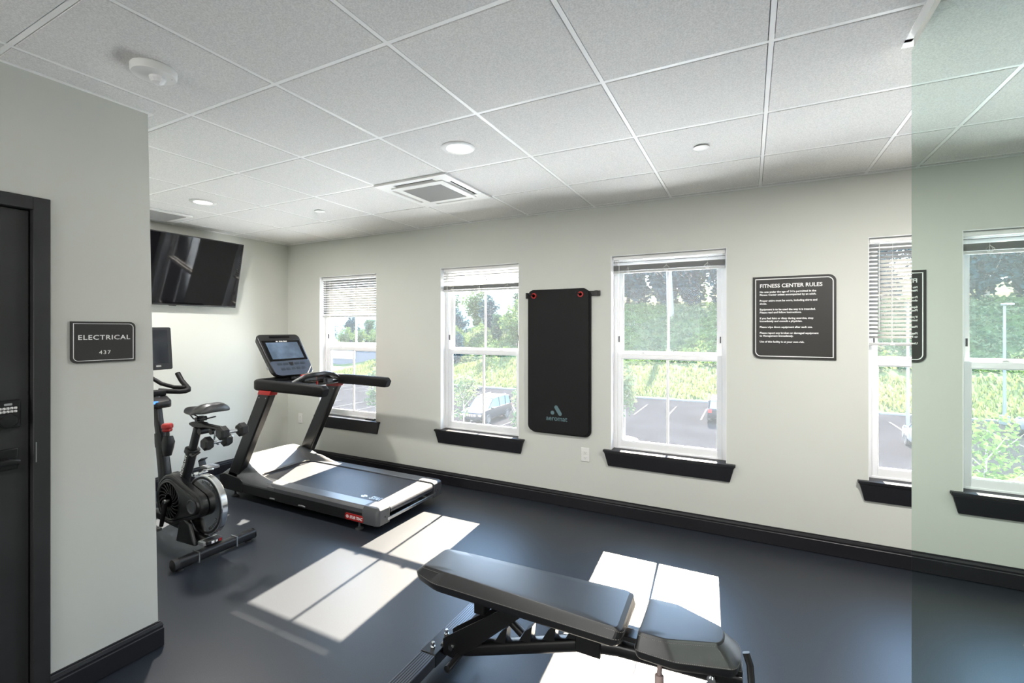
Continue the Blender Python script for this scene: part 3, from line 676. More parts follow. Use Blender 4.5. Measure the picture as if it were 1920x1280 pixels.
# feet and wheels
for x, y in ((-2.66, T0+.035), (-2.66, T1-.035), (-4.2, T0+.035), (-4.2, T1-.035)):
    MB().lathe([(.0, 0), (.030, 0), (.030, .008), (.012, .016), (.012, .022), (.008, .022), (.008, .075), (.0, .075)], (x, y, 0), n=24).build('levelling_foot', 'endcap_grey', t)
b = MB(); b.tube([(-3.66, T0-.002, .078), (-3.63, T0-.006, .082), (-3.60, T0-.002, .078)], .006, 8).build('frame_clip', 'steel', t)
b = MB(); b.tube([(-3.30, T0-.002, .080), (-3.26, T0-.006, .084), (-3.22, T0-.002, .078)], .006, 8)
b.build('frame_clip', 'steel', t)
r = thing('blind_remote', (-3.66, WY-.0, Z0), 'small dark remote control lying on the sill behind the treadmill', 'remote control')
MB().box(-3.755, -3.63, WY+.022, WY+.058, Z0+.0005, Z0+.0165).build('remote_body', 'endcap_grey', r, bevel=.005)
MB().box(-3.735, -3.65, WY+.030, WY+.050, Z0+.0165, Z0+.0185).build('remote_keys', 'black_plastic', r, bevel=.001)

# ================================================================== SPIN BIKE
BY = 1.885
b_ = thing('exercise_bike', (-3.6, BY, 0), 'black stationary exercise bike with silver flywheel beside the wall corner', 'exercise bike')
def P(x, z, dy=0): return (x, BY+dy, z)
def stab(x, name):
    b = MB(); b.tube([(x-.0, BY-.265, .045), (x, BY-.12, .045), (x, BY+.12, .045), (x, BY+.265, .045)], 1, sq=(.062, .062)); o = b.build(name, 'black_satin', b_)
    for s_ in (-1, 1):
        MB().lathe([(.0, BY+s_*.262), (.036, BY+s_*.262), (.036, BY+s_*.268), (.0, BY+s_*.285)] if s_ > 0 else [(.0, BY-.285), (.036, BY-.268), (.036, BY-.240), (.0, BY-.240)], (x, 0, .045), 'y', 24).build('end_cap', 'rubber', o)
        MB().box(x-.034, x+.034, BY+s_*.125-.004, BY+s_*.125+.004, .011, .079).build('clamp_ring', 'steel', o)
        MB().lathe([(.0, 0), (.022, 0), (.022, .01), (.008, .014), (0, .02)], (x, BY+s_*.225, 0), n=16).build('bike_foot', 'rubber', o)
    return o
rear = stab(-3.215, 'rear_stabilizer'); stab(-4.42, 'front_stabilizer')
b = MB(); b.box(-3.30, -3.235, BY-.07, BY+.05, .078, .105); b.build('stabilizer_plate', 'silver', b_, bevel=.003)
b = MB(); b.box(-3.275, -3.215, BY-.055, BY+.045, .080, .112); gb_ = b.build('remote_holder', 'black_plastic', b_, bevel=.008)
MB().box(-3.2148, -3.213, BY-.03, BY-.012, .088, .104).box(-3.2148, -3.213, BY-.003, BY+.010, .090, .102).build('holder_icon', 'sign_white', gb_)
MB().box(-3.2148, -3.213, BY+.018, BY+.036, .087, .105).build('red_icon', 'red', gb_)
# frame beams
b = MB(); b.tube([P(-4.42, .06), P(-4.20, .10), P(-3.9, .16), P(-3.62, .14), P(-3.30, .075)], 1, sq=(.07, .07)); b.build('base_beam', 'black_satin', b_)
b = MB(); b.prism([(-3.56, .05), (-3.52, .20), (-3.46, .225), (-3.40, .20), (-3.36, .10), (-3.33, .06)], BY-.075, BY-.045, 'y'); b.build('rear_gusset', 'black_satin', b_, bevel=.01)
b = MB(); b.tube([P(-3.80, .38), P(-3.70, .46), P(-3.60, .44)], 1, sq=(.06, .07)); b.build('top_beam', 'black_satin', b_)
b = MB(); b.tube([P(-3.83, .30), P(-3.845, .46), P(-3.90, .72)], [1.15, 1, .9], sq=(.07, .075)); b.build('head_tube', 'black_satin', b_)
b = MB(); b.tube([P(-3.89, .66), P(-3.97, 1.02)], 1, sq=(.050, .055)); fp = b.build('handlebar_post', 'black_satin', b_)
b = MB(); b.tube([P(-3.875, .66), P(-3.895, .76)], 1, sq=(.078, .085)); b.build('post_collar', 'black_plastic', b_)
text('post_lettering', 'CONNECT', .03, basis((-3.865+.0, BY-.0365, .50), (-.16,0,1), (-1,0,-.16)), 'grille_grey', fp, 'LEFT', extrude=.0003, space=1.2) if False else None
# resistance knob
b = MB(); b.tube([P(-3.815, .60, -.0), P(-3.805, .66), P(-3.80, .70), P(-3.805, .74)], [.8, 1.1, 1.2, .9], sq=(.06, .055)); b.build('resistance_housing', 'black_plastic', b_)
MB().cyl(P(-3.805, .72), P(-3.812, .785), .012).build('knob_stem', 'black_plastic', b_)
b = MB(); b.lathe([(.0, .774), (.027, .776), (.032, .784), (.030, .798), (.036, .803), (.036, .824), (.030, .833), (.0, .835)], P(-3.813, 0), n=24)
b.build('resistance_knob', 'red', b_)
# seat tube and post
b = MB(); b.tube([P(-3.60, .43), P(-3.495, .675)], 1, sq=(.062, .058)); stt = b.build('seat_tube', 'black_satin', b_)
b = MB(); b.tube([P(-3.503, .655), P(-3.487, .690)], 1, sq=(.082, .078)); b.build('seat_clamp', 'black_plastic', b_, bevel=.004)
b = MB(); b.tube([P(-3.49, .685), P(-3.425, .845)], 1, sq=(.046, .044)); b.build('seat_post', 'black_satin', b_)
d_ = Vector((.105, 0, .245)).normalized()
text('frame_lettering', 'ECHELON', .034, basis((-3.563, BY-.0325, .495), d_, (-d_.z, 0, d_.x)), 'sign_white', stt, 'LEFT', extrude=.0004, bold=.0006, space=1.05)
MB().prism([(-3.580+.012*math.cos(i*math.pi/8), .482+.012*math.sin(i*math.pi/8)) for i in range(16)], BY-.0332, BY-.031, 'y').build('frame_emblem', 'sign_white', stt)
b = MB(); b.cyl(P(-3.47, .655, -.02), P(-3.42, .655, -.03), .014).tube([P(-3.425, .650, -.035), P(-3.38, .664, -.045), P(-3.315, .692, -.05)], [1, .8, .6], sq=(.018, .014)); b.build('seat_lever', 'black_plastic', b_)
# saddle slider
b = MB(); b.loft([[(x, BY-.022, z0_), (x, BY+.022, z0_), (x, BY+.022, z1_), (x, BY-.022, z1_)] for x, z0_, z1_ in ((-3.50, .858, .872), (-3.46, .845, .882), (-3.35, .845, .885), (-3.33, .852, .876), (-3.17, .850, .872), (-3.15, .856, .868))]); b.build('seat_slider', 'black_satin', b_, bevel=.006)
b = MB(); b.cyl(P(-3.36, .825, -.03), P(-3.36, .825, .03), .022); b.build('slider_knob', 'black_plastic', b_); b = MB(); b.cyl(P(-3.26, .83, -.012), P(-3.26, .83, .012), .02); b.build('slider_bolt', 'black_plastic', b_)
b = MB()
for dy in (-.022, .022): b.tube([P(-3.50, .925, dy*.5), P(-3.44, .905, dy), P(-3.36, .905, dy), P(-3.28, .925, dy*1.6)], .0045, 8)
b.cyl(P(-3.39, .882, 0), P(-3.39, .925, 0), .018).cyl(P(-3.39, .905, -.034), P(-3.39, .905, .034), .016); b.build('saddle_clamp', 'frame_black', b_)
# saddle: sculpted shell
secs = [(-3.575, .010, .935, .016), (-3.565, .024, .935, .028), (-3.52, .030, .938, .034), (-3.46, .038, .940, .042), (-3.40, .060, .944, .046), (-3.35, .092, .950, .046), (-3.30, .115, .957, .050), (-3.25, .118, .960, .052), (-3.215, .100, .955, .044), (-3.200, .06, .95, .026)]
rings = []
for x, hw, zc_, hh in secs:
    ring = []
    for i in range(20):
        a = 2*math.pi*i/20; y = hw*math.cos(a); z = math.sin(a)
        z = zc_ + .014 + .020*min(1, max(0, (x+3.45)/.2)) + (z*hh*.85 if z > 0 else z*hh*.55) - (abs(y)/max(hw, .03))**2*hh*.45 - (.012*math.exp(-(y/.022)**2) if x > -3.42 else 0)*(1 if z > 0 else 0)
        ring.append((x, BY+y, z))
    rings.append(ring)
b = MB(); b.loft(rings); b.build('saddle', 'vinyl_pad', b_, sub=1)
# dumbbell holder (part of the bike)
b = MB(); b.tube([P(-3.20, .845), P(-3.14, .80), P(-3.06, .815), P(-3.03, .825)], .006, 8).tube([P(-3.22, .84), P(-3.24, .765), P(-3.19, .750)], .006, 8); b.build('dumbbell_holder', 'chrome', b_)
# flywheel
fx, fz, fr = -3.318, .325, .205
b = MB(); b.lathe([(.168, BY-.021), (fr-.004, BY-.021), (fr, BY-.017), (fr, BY+.017), (fr-.004, BY+.021), (.168, BY+.021)], (fx, 0, fz), 'y', 96); fw = b.build('flywheel_rim', 'chrome', b_, angle=25)
b = MB(); b.lathe([(.0, BY-.024), (.05, BY-.024), (.06, BY-.016), (.15, BY-.016), (.185, BY-.0225), (.192, BY-.0225), (.192, BY-.0205), (.0, BY-.0205)], (fx, 0, fz), 'y', 64)
b.lathe([(.0, BY+.0205), (.192, BY+.0205), (.185, BY+.022), (.0, BY+.022)], (fx, 0, fz), 'y', 64); fd = b.build('flywheel_disc', 'black_plastic', b_, angle=25)
for k_ in range(3):
    a = math.radians(75 - 120*k_)
    for i, ch in enumerate('ECHELON'):
        a2 = a - math.radians(6.8*i - 20); p = (fx+.150*math.cos(a2), BY-.0205, fz+.150*math.sin(a2))
        rx = (math.sin(a2), 0, -math.cos(a2)); ry = (math.cos(a2), 0, math.sin(a2))
        text('disc_lettering', ch, .026, basis(p, rx, ry), 'endcap_grey', fd, 'CENTER', extrude=.002)
b = MB(); b.lathe([(.0, BY-.05), (.03, BY-.05), (.03, BY+.05), (.0, BY+.05)], (fx, 0, fz), 'y', 24); b.build('flywheel_hub', 'steel', b_)
# drive cover
def hull2(c0, r0, c1, r1, n=40):
    (xa, za), (xb, zb) = c0, c1; d = math.hypot(xb-xa, zb-za); th = math.atan2(zb-za, xb-xa); al = math.acos((r0-r1)/d); pts = []
    for i in range(n+1): a = th+al+(2*math.pi-2*al)*i/n; pts.append((xa+r0*math.cos(a), za+r0*math.sin(a)))
    for i in range(n+1): a = th-al+2*al*i/n; pts.append((xb+r1*math.cos(a), zb+r1*math.sin(a)))
    return pts
def hp(dr): return hull2((-3.64, .325), .175+dr, (-3.335, .33), .082+dr)
b = MB(); rings = []
for y, dr in ((BY-.025, 0), (BY-.062, 0), (BY-.072, -.008), (BY-.074, -.020), (BY-.070, -.026), (BY-.080, -.032), (BY-.083, -.040)): rings.append([(x, y, z) for x, z in hp(dr)])
b.loft(rings); dc = b.build('drive_cover', 'black_satin', b_, angle=30)
b = MB(); fcx, fcz = -3.625, .325
for i in range(20):
    a = 2*math.pi*i/20; pts = []
    for q in range(7): r0_ = .045+.075*q/6; a0_ = a+.55*q/6; pts.append((fcx+r0_*math.cos(a0_), BY-.083, fcz+r0_*math.sin(a0_)))
    b.tube(pts, 1, sq=(.010, .007), up=(0,1,0))
b.build('cover_fins', 'black_plastic', dc)
b = MB(); b.lathe([(.124, BY-.083), (.130, BY-.089), (.136, BY-.083)], (fcx, 0, fcz), 'y', 48); b.build('fin_ring', 'black_satin', dc)
b = MB(); b.lathe([(.0, BY-.082), (.048, BY-.082), (.050, BY-.090), (.044, BY-.092), (.038, BY-.086), (.0, BY-.084)], (-3.345, 0, .33), 'y', 36); b.build('hub_cap', 'endcap_grey', dc)
# cranks and pedals
def crank(s_, ang, name):
    y = BY + s_*.105; a = math.radians(ang); e = (fcx+.17*math.cos(a), y+s_*.02, fcz+.17*math.sin(a))
    o = MB().tube([(fcx, y, fcz), (fcx+.08*math.cos(a), y+s_*.008, fcz+.08*math.sin(a)), e], [1.1, 1, .8], sq=(.030, .016)).build('crank_arm', 'black_satin', b_)
    MB().lathe([(.0, y-.012), (.016, y-.012), (.016, y+.012), (.0, y+.012)], (fcx, 0, fcz), 'y', 20).build('crank_bolt', 'steel', o)
    q = MB(); yy = e[1]+s_*.06
    q.box(e[0]-.045, e[0]+.045, yy-.045, yy-.035, e[2]-.010, e[2]+.010).box(e[0]-.045, e[0]+.045, yy+.035, yy+.045, e[2]-.010, e[2]+.010)
    q.box(e[0]-.045, e[0]-.035, yy-.035, yy+.035, e[2]-.010, e[2]+.010).box(e[0]+.035, e[0]+.045, yy-.035, yy+.035, e[2]-.010, e[2]+.010)
    for i in range(5): q.cyl((e[0]-.03+.015*i, yy-.035, e[2]+.012), (e[0]-.03+.015*i, yy+.035, e[2]+.012), .003, n=6)
    q.build('pedal', 'steel', o, bevel=.002)
    c_ = MB(); c_.tube([(e[0]-.04, yy, e[2]-.005), (e[0]-.09, yy, e[2]+.0), (e[0]-.105, yy, e[2]+.035), (e[0]-.07, yy, e[2]+.055)], 1, sq=(.05, .008)); c_.build('toe_cage', 'black_plastic', o)
crank(-1, -95, 'a'); crank(1, 85, 'b')
MB().cyl((fcx, BY-.11, fcz), (fcx, BY+.11, fcz), .012).build('crank_axle', 'steel', b_)
# brake pad bracket above flywheel
b = MB(); b.box(-3.47, -3.41, BY-.02, BY+.02, .50, .52).cyl(P(-3.44, .51, -.02), P(-3.44, .51, .045), .008).cyl(P(-3.40, .525, -.01), P(-3.40, .525, .05), .007).tube([P(-3.47, .505, .03), P(-3.42, .535, .035), P(-3.36, .545, .035), P(-3.31, .56, .035)], .006, 8); b.build('brake_bracket', 'chrome', b_)
# handlebars
hb_ = MB(); hb_.tube([P(-3.98, 1.045, -.06), P(-3.98, 1.045, .06)], 1, sq=(.06, .045))
for s_ in (-1, 1):
    hb_.tube([P(-4.0, 1.06, s_*.03), P(-3.97, 1.052, s_*.08), P(-3.92, 1.045, s_*.14), P(-3.905, 1.047, s_*.17), P(-3.91, 1.052, s_*.195), P(-3.94, 1.062, s_*.21), P(-3.99, 1.085, s_*.215), P(-4.04, 1.115, s_*.215), P(-4.07, 1.155, s_*.21), P(-4.085, 1.175, s_*.208)], .0190, 14)
    hb_.tube([P(-3.955, 1.068, s_*.20), P(-4.02, 1.072, s_*.15), P(-4.10, 1.10, s_*.10), P(-4.16, 1.14, s_*.07), P(-4.2, 1.15, 0)], .0150, 12)
hb_.build('handlebar', 'foam_black', b_)
b = MB(); b.loft([[(x, BY-hw, z-.02-hh), (x, BY+hw, z-.02-hh), (x, BY+hw, z), (x, BY-hw, z)] for x, hw, z, hh in ((-4.06, .06, 1.02, .045), (-3.96, .075, 1.022, .060), (-3.89, .065, 1.0, .040), (-3.865, .045, .985, .012))]); b.build('bottle_tray', 'black_plastic', b_, bevel=.012)
b = MB(); b.box(-3.895, -3.873, BY-.062, BY-.030, .978, .996); b.build('led_badge', 'blue_led', b_)
# tablet
sm = basis(P(-4.235, 1.20, .0), (0,1,0), (-.10,0,1))
b = MB(); b.m = sm; b.prism(rrect(-.25, .25, .0, .345, (.014,)*4), -.022, 0); tb_ = b.build('touch_screen', 'black_plastic', b_, bevel=.003)
b = MB(); b.m = sm; b.box(-.222, .222, .052, .322, .0002, .0012); b.build('screen_glass', 'screen', tb_, smooth=False)
b = MB(); b.m = sm; b.box(.13, .165, .024, .036, .0002, .001); b.build('screen_badge', 'grille_grey', tb_)
b = MB(); b.tube([P(-4.25, 1.24), P(-4.22, 1.12), P(-4.05, 1.05)], 1, sq=(.05, .03)); b.build('screen_arm', 'black_plastic', b_)
# dumbbells
def dumbbell(x, z, label):
    r = thing('dumbbell', (x, BY, z), label, 'dumbbell', 'dumbbells on the exercise bike')
    for s_ in (-1, 1):
        c0 = BY+s_*.036; c1 = BY+s_*.092; R0 = .046
        def ring(y, R): return [(x+R*math.cos(math.radians(60*i+30)), y, z+R*math.sin(math.radians(60*i+30))) for i in range(6)]
        MB().loft([ring(c0, R0*.72), ring(c0+s_*.009, R0), ring(c1-s_*.011, R0), ring(c1, R0*.72)]).build('dumbbell_head', 'black_plastic', r, bevel=.002, smooth=False)
    MB().cyl((x, BY-.04, z), (x, BY+.04, z), .013).build('dumbbell_handle', 'chrome', r)
dumbbell(-3.035, .855, 'black hex dumbbell behind the bike saddle, the upper one'); dumbbell(-3.205, .768, 'black hex dumbbell under the bike seat slider, the lower one')

# ================================================================== BENCH
NY = 1.74
n_ = thing('weight_bench', (-.65, NY, 0), 'black adjustable weight bench with padded back and tapered seat', 'weight bench')
def pad(outl_b, outl_m, outl_t, z0_, zm, z1_, name):
    """three outlines (same count): bottom, widest, top face"""
    b = MB()
    def sc(o, k_, z): cx = sum(p[0] for p in o)/len(o); cy = sum(p[1] for p in o)/len(o); return [(cx+(x-cx)*k_, cy+(y-cy)*k_, z) for x, y in o]
    b.loft([sc(outl_b, .955, z0_), sc(outl_b, .985, z0_+.006), sc(outl_b, 1, z0_+.014), sc(outl_m, 1, zm), sc(outl_t, 1.03, z1_-.008), sc(outl_t, 1.0, z1_-.001), sc(outl_t, .975, z1_), sc(outl_t, .7, z1_+.001)])
    o = b.build(name, 'vinyl_pad', n_, angle=17)
    for ol, k_, z in ((outl_t, 1.045, z1_-.0105), (outl_m, 1.001, zm+.003)):
        st = MB(); pts = sc(ol, k_, z); L = pts + [pts[0]]
        for i in range(len(L)-1):
            a, c_ = Vector(L[i]), Vector(L[i+1]); n = max(1, int((c_-a).length/.006))
            for q in range(n):
                p0 = a+(c_-a)*(q/n); p1 = a+(c_-a)*((q+.6)/n); st.tube([p0, p1], .0007, 4)
        st.build('stitching', 'stitch', o)
    return o
def rp(pts, r=.02, n=5):
    """round the corners of a polygon"""
    out = []; N = len(pts)
    for i in range(N):
        p = Vector(pts[i]); a = (Vector(pts[i-1])-p); c_ = (Vector(pts[(i+1) % N])-p); rr = min(r, a.length*.45, c_.length*.45); a = p+a.normalized()*rr; c_ = p+c_.normalized()*rr
        for k_ in range(n+1): u = k_/n; q = a*(1-u)**2+p*2*u*(1-u)+c_*u*u; out.append((q.x, q.y))
    return out
bx0, bx1 = -1.335, -.402
back_b = rp([(bx0+.005, NY-.085), (bx0+.13, NY-.128), (bx1, NY-.132), (bx1, NY+.132), (bx0+.13, NY+.128), (bx0+.005, NY+.085)], .03)
back_m = rp([(bx0, NY-.087), (bx0+.13, NY-.131), (bx1+.003, NY-.135), (bx1+.003, NY+.135), (bx0+.13, NY+.131), (bx0, NY+.087)], .03)
back_t = rp([(bx0+.050, NY-.085), (bx0+.16, NY-.092), (bx1-.012, NY-.126), (bx1-.022, NY+.126), (bx0+.16, NY+.100), (bx0+.050, NY+.088)], .018)
pad(back_b, back_m, back_t, .408, .440, .482, 'back_pad')
sx0, sx1 = -.352, -.028
seat_b = rp([(sx0, NY-.128), (sx0+.13, NY-.130), (sx1-.01, NY-.075), (sx1, NY-.03), (sx1, NY+.03), (sx1-.01, NY+.075), (sx0+.13, NY+.130), (sx0, NY+.128)], .02)
seat_m = rp([(sx0-.003, NY-.130), (sx0+.13, NY-.132), (sx1-.01, NY-.078), (sx1+.003, NY-.03), (sx1+.003, NY+.03), (sx1-.01, NY+.078), (sx0+.13, NY+.132), (sx0-.003, NY+.130)], .02)
seat_t = rp([(sx0+.012, NY-.112), (sx0+.10, NY-.110), (sx1-.062, NY-.050), (sx1-.050, NY-.02), (sx1-.050, NY+.02), (sx1-.062, NY+.050), (sx0+.11, NY+.118), (sx0+.012, NY+.114)], .014)
pad(seat_b, seat_m, seat_t, .395, .425, .482, 'seat_pad')
# rear foot
for y0, y1 in ((1.425, 1.652), (1.828, 2.055)):
    b = MB(); b.box(-1.300, -1.222, y0, y1, .050, .100); o = b.build('rear_foot', 'foot_plate', n_, bevel=.004)
    b = MB()
    for i in range(6): b.box(-1.292+.0115*i, -1.287+.0115*i, y0+.006, y1-.006, .1, .1008)
    b.build('grip_ridges', 'frame_black', o)
b = MB(); b.box(-1.300, -1.222, 1.652, 1.828, .045, .103); b.build('rear_plate', 'frame_black', n_, bevel=.003)
for y in (1.435, 2.03):
    MB().box(-1.325, -1.295, y-.012, y+.012, 0, .062).box(-1.30, -1.22, y-.015, y+.015, 0, .052).build('foot_bracket', 'rubber', n_, bevel=.003)
for x, y in ((-1.258, 1.79), (-1.262, 1.69)):
    MB().cyl((x, y, .103), (x, y, .110), .011).cyl((x, y, .110), (x, y, .127), .0075).build('plate_bolt', 'chrome', n_, bevel=.001)
# front foot (below the frame edge of view)
MB().box(-.06, .02, 1.50, 1.98, .0, .055).build('front_foot', 'frame_black', n_, bevel=.004)
b = MB(); b.tube([(-.11, NY, .30), (-.02, NY, .05)], 1, sq=(.05, .055)); b.build('front_leg', 'frame_black', n_)
# main rail
b = MB(); b.tube([(-1.235, NY, .085), (-1.10, NY, .120), (-.57, NY, .308), (-.44, NY, .330), (-.02, NY, .352)], 1, sq=(.055, .052)); b.build('main_rail', 'frame_black', n_)
b = MB(); b.box(-.44, -.02, NY-.029, NY+.029, .378, .397); b.build('seat_rail', 'frame_black', n_, bevel=.003)
# ladder teeth
for x in (-1.035, -.92, -.805, -.70, -.60):
    z = .120+(x+1.10)*.355+.024
    MB().prism([(x-.042, z-.006), (x-.015, z+.040), (x+.018, z+.068), (x+.010, z+.012), (x+.012, z)], NY-.022, NY+.022, 'y').build('ladder_tooth', 'frame_black', n_, smooth=False)
# side struts
for s_ in (-1, 1):
    b = MB(); y = NY+s_*.036
    b.prism([(-1.215, .085), (-1.215, .150), (-1.19, .170), (-.93, .352), (-.83, .352), (-1.06, .150), (-1.15, .075)], min(y, y+s_*.004), max(y, y+s_*.004), 'y'); b.build('side_plate', 'frame_black', n_, bevel=.001)
b = MB(); b.cyl((-1.13, NY-.13, .10), (-1.13, NY+.13, .10), .013).lathe([(.0, NY-.133), (.015, NY-.131), (.015, NY-.10)], (-1.13, 0, .10), 'y', 16); b.build('adjust_bar', 'black_satin', n_)
b = MB(); b.cyl((-1.17, NY-.048, .125), (-1.17, NY-.040, .125), .012); b.build('pivot_bolt', 'chrome', n_)
# back pad carriage
b = MB(); b.box(-1.02, -.42, NY-.028, NY+.028, .360, .410); b.build('back_support', 'frame_black', n_, bevel=.003)
b = MB(); b.box(-1.06, -1.01, NY-.03, NY+.03, .300, .410); b.build('support_lug', 'frame_black', n_, bevel=.003)
b = MB(); b.tube([(-.97, NY, .375), (-.90, NY, .30), (-.84, NY, .26)], 1, sq=(.03, .03)); b.build('prop_bar', 'frame_black', n_)
b = MB(); b.box(-.60, -.50, NY-.034, NY+.034, .282, .375); b.build('hinge_bracket', 'frame_black', n_, bevel=.004)
b = MB(); b.cyl((-.115, NY-.042, .345), (-.115, NY-.034, .345), .014).cyl((-.115, NY-.048, .345), (-.115, NY-.042, .345), .008); b.build('frame_bolt', 'chrome', n_)
MB().cyl((-.285, NY-.020, .335), (-.285, NY-.034, .290), .009).cyl((-.285, NY-.034, .300), (-.285, NY-.040, .255), .016).build('pull_pin', 'pink_grip', n_, bevel=.003)
MB().tube([(-.010, NY-.015, .455), (.002, NY-.02, .42), (.006, NY-.03, .37), (.004, NY-.04, .34)], 1, sq=(.018, .022)).build('seat_handle', 'black_satin', n_)
# ================================================================== OUTSIDE
G = -5.2
struct(MB().box(-60, 60, 4.2, 23.5, G, G+.15).build('bounce_slab', 'concrete', smooth=False), 'pale concrete slab added out of view to bounce sunlight indoors')  # unseen reflector below the sills, added to light the ceiling from outside
pk = struct(MB().box(-110, 60, 4.5, 46.3, G-.3, G).build('parking_lot', 'asphalt', smooth=False), 'sunlit asphalt parking lot below the building')
ln = MB()
for i in range(-18, 10):
    x = -5.65 + 2.45*i; MB().box(x-.06, x+.06, 36.9, 42.4, G, G+.012).build('stall_line', 'paint_line', pk, smooth=False)
for i in range(0, 9):
    x = -15.4 - 2.75*i; MB().box(x-.06, x+.06, 26.6, 32.0, G, G+.012).build('stall_line', 'paint_line', pk, smooth=False)
struct(MB().box(-110, 60, 46.0, 46.35, G, G+.12).build('trim_curb', 'curb', smooth=False), 'pale kerb along the foot of the hill')
def sm(a, b, x): t = min(1, max(0, (x-a)/(b-a))); return t*t*(3-2*t)
def hh(x, y):
    amp = .10 + .90*sm(-78, -30, x)
    d = max(0, y-46.2); rise = 1.2*sm(0, 2, d)*.3 + 4.1*sm(0, 22, d) + 6.0*sm(16, 36, d) + 6*sm(34, 70, d)
    n = noise.noise(Vector((x*.12, y*.12, 0)))*1.1 + noise.noise(Vector((x*.5, y*.5, 3)))*.35
    return G + amp*rise + n*sm(2, 12, d)*.8
nx, ny = 150, 60; X0, X1, Y0_, Y1_ = -130, 60, 46.2, 125; vs = []; fs = []
for i in range(nx+1):
    for j in range(ny+1):
        x = X0+(X1-X0)*i/nx; y = Y0_+(Y1_-Y0_)*(j/ny)**1.3; vs.append((x, y, hh(x, y)))
for i in range(nx):
    for j in range(ny): a = i*(ny+1)+j; fs.append((a, a+ny+1, a+ny+2, a+1))
struct(MB().add(vs, fs).build('hillside', 'hill_green', angle=180), 'grassy overgrown hillside beyond the parking lot')
def leaves(n, blobs, sz, m=None):
    b = m or MB()
    for _ in range(n):
        c, r = random.choice(blobs); 
        while True:
            p = Vector((random.uniform(-1,1), random.uniform(-1,1), random.uniform(-1,1)))
            if .35 < p.length < 1: break
        p = Vector((c[0]+p.x*r[0], c[1]+p.y*r[1], c[2]+p.z*r[2])); s_ = sz*random.uniform(.6, 1.3)
        u = Vector((random.gauss(0,1), random.gauss(0,1), random.gauss(0,.7))).normalized(); v = u.cross(Vector((random.gauss(0,1), random.gauss(0,1), random.gauss(0,1)))).normalized()
        b.add([p-u*s_-v*s_*.15, p-v*s_*.55, p+u*s_, p+v*s_*.55], [(0,1,2,3)])
    return b
def tree(x, y, h, r, lm, bark, label, n=900, sz=.30, z=None, trunk=.25, name='tree', group=None, cb=.30, nb=9):
    z = (hh(x, y) if y > 46 else G) if z is None else z
    t = thing(name, (x, y, z), label, 'tree' if name != 'shrub' else 'shrub', group)
    blobs = []
    for i in range(nb):
        a = random.uniform(0, 6.28); q = random.uniform(0, .62); zz = random.uniform(cb, .86)
        k_ = 1-.5*abs((zz-.55)/.45)
        blobs.append(((x+r*q*math.cos(a)*k_, y+r*q*math.sin(a)*k_, z+h*zz), (r*.5*k_+.1, r*.5*k_+.1, h*.15+.1)))
    leaves(n, blobs, sz).build('crown', lm, t, smooth=False)
    b = MB(); b.tube([(x, y, z-.1), (x+.02*h*.3, y, z+h*.4), (x-.01*h, y, z+h*.8)], [trunk, trunk*.7, trunk*.25], 8)
    for q in range(7):
        a = random.uniform(0, 6.28); z0_ = z+h*random.uniform(max(cb-.05, .15), .6); b.tube([(x, y, z0_), (x+r*.35*math.cos(a), y+r*.35*math.sin(a), z0_+h*.12), (x+r*.6*math.cos(a), y+r*.6*math.sin(a), z0_+h*.22)], [trunk*.35, trunk*.22, trunk*.08], 6)
    b.build('trunk', bark, t)
    return t
# prototypes for the wood on the crest, copied with new places
def protos():
    out = []
    for lm in ('leaf_dark', 'leaf_mid', 'leaf_light'):
        out.append(tree(0, 70, 11, 4.2, lm, 'bark', 'x', n=2600, sz=.34, z=0, trunk=.28, cb=.08, nb=18))
    return out
pr = protos(); used = [False]*3
names = ['dark blue-green', 'mid green', 'light yellow-green']
def wood(x, y, s_, kind, label, group=None):
    o = pr[kind] if not used[kind] else dup(pr[kind]); used[kind] = True
    o.location = (x, y, hh(x, y)-.2); o.rotation_euler = (0, 0, random.uniform(0, 6.28)); o.scale = (s_, s_, s_*random.uniform(.9, 1.15)); o['label'] = label
    if group: o['group'] = group
    return o
GW = {0: 'tall dark trees of the wood on the hill crest', 1: 'mid green trees along the hill crest', 2: 'light green trees standing out on the hill'}
for i in range(13):
    x = -31 + 4.4*i + random.uniform(-.5, .5); wood(x, 83+random.uniform(-1, 1), random.uniform(1.1, 1.3), 0, 'tall dark blue-green tree in the wood on the hill crest', GW[0])
for i in range(9):
    x = -33 + 6.0*i + random.uniform(-.6, .6); wood(x, 92+random.uniform(-1, 1), random.uniform(1.3, 1.5), 1, 'mid green tree rising at the back of the hill wood', GW[1])
for x, y, s_, k_ in ((-42, 63, .72, 0), (-46.5, 67, .85, 1), (-51, 65, .85, 0), (-40.5, 71, .62, 0), (-36.5, 66, .42, 1), (-38.5, 57.5, .42, 0), (-44.5, 58, .55, 1), (-56, 70, 1.0, 1), (-37.5, 76, .55, 1), (-49, 80, .8, 2), (-34.5, 71, .45, 2), (-40, 60, .45, 2), (-48, 60, .6, 2)):
    wood(x, y, s_, k_, ['small dark tree on the left slope seen through the window left of the mat', 'small mid green tree on the left slope seen through the window left of the mat', 'pale tree at the top of the left slope'][k_], 'small trees on the left slope, kind %s' % names[k_])
wood(-31.0, 62, .66, 2, 'bright green tree against the sky at the right of the window left of the mat')
for i in range(9):
    wood(-70 - 6.5*i, 96+random.uniform(-5, 5), .85, [1, 0][i % 2], 'hazy distant tree beyond the low grey building, %s' % names[[1, 0][i % 2]], 'distant trees beyond the grey building, %s' % names[[1, 0][i % 2]])
for i in range(7):
    wood(-62 - 5*i, 86, .55, 2, 'light green tree just behind the low grey building', 'light green trees behind the grey building')
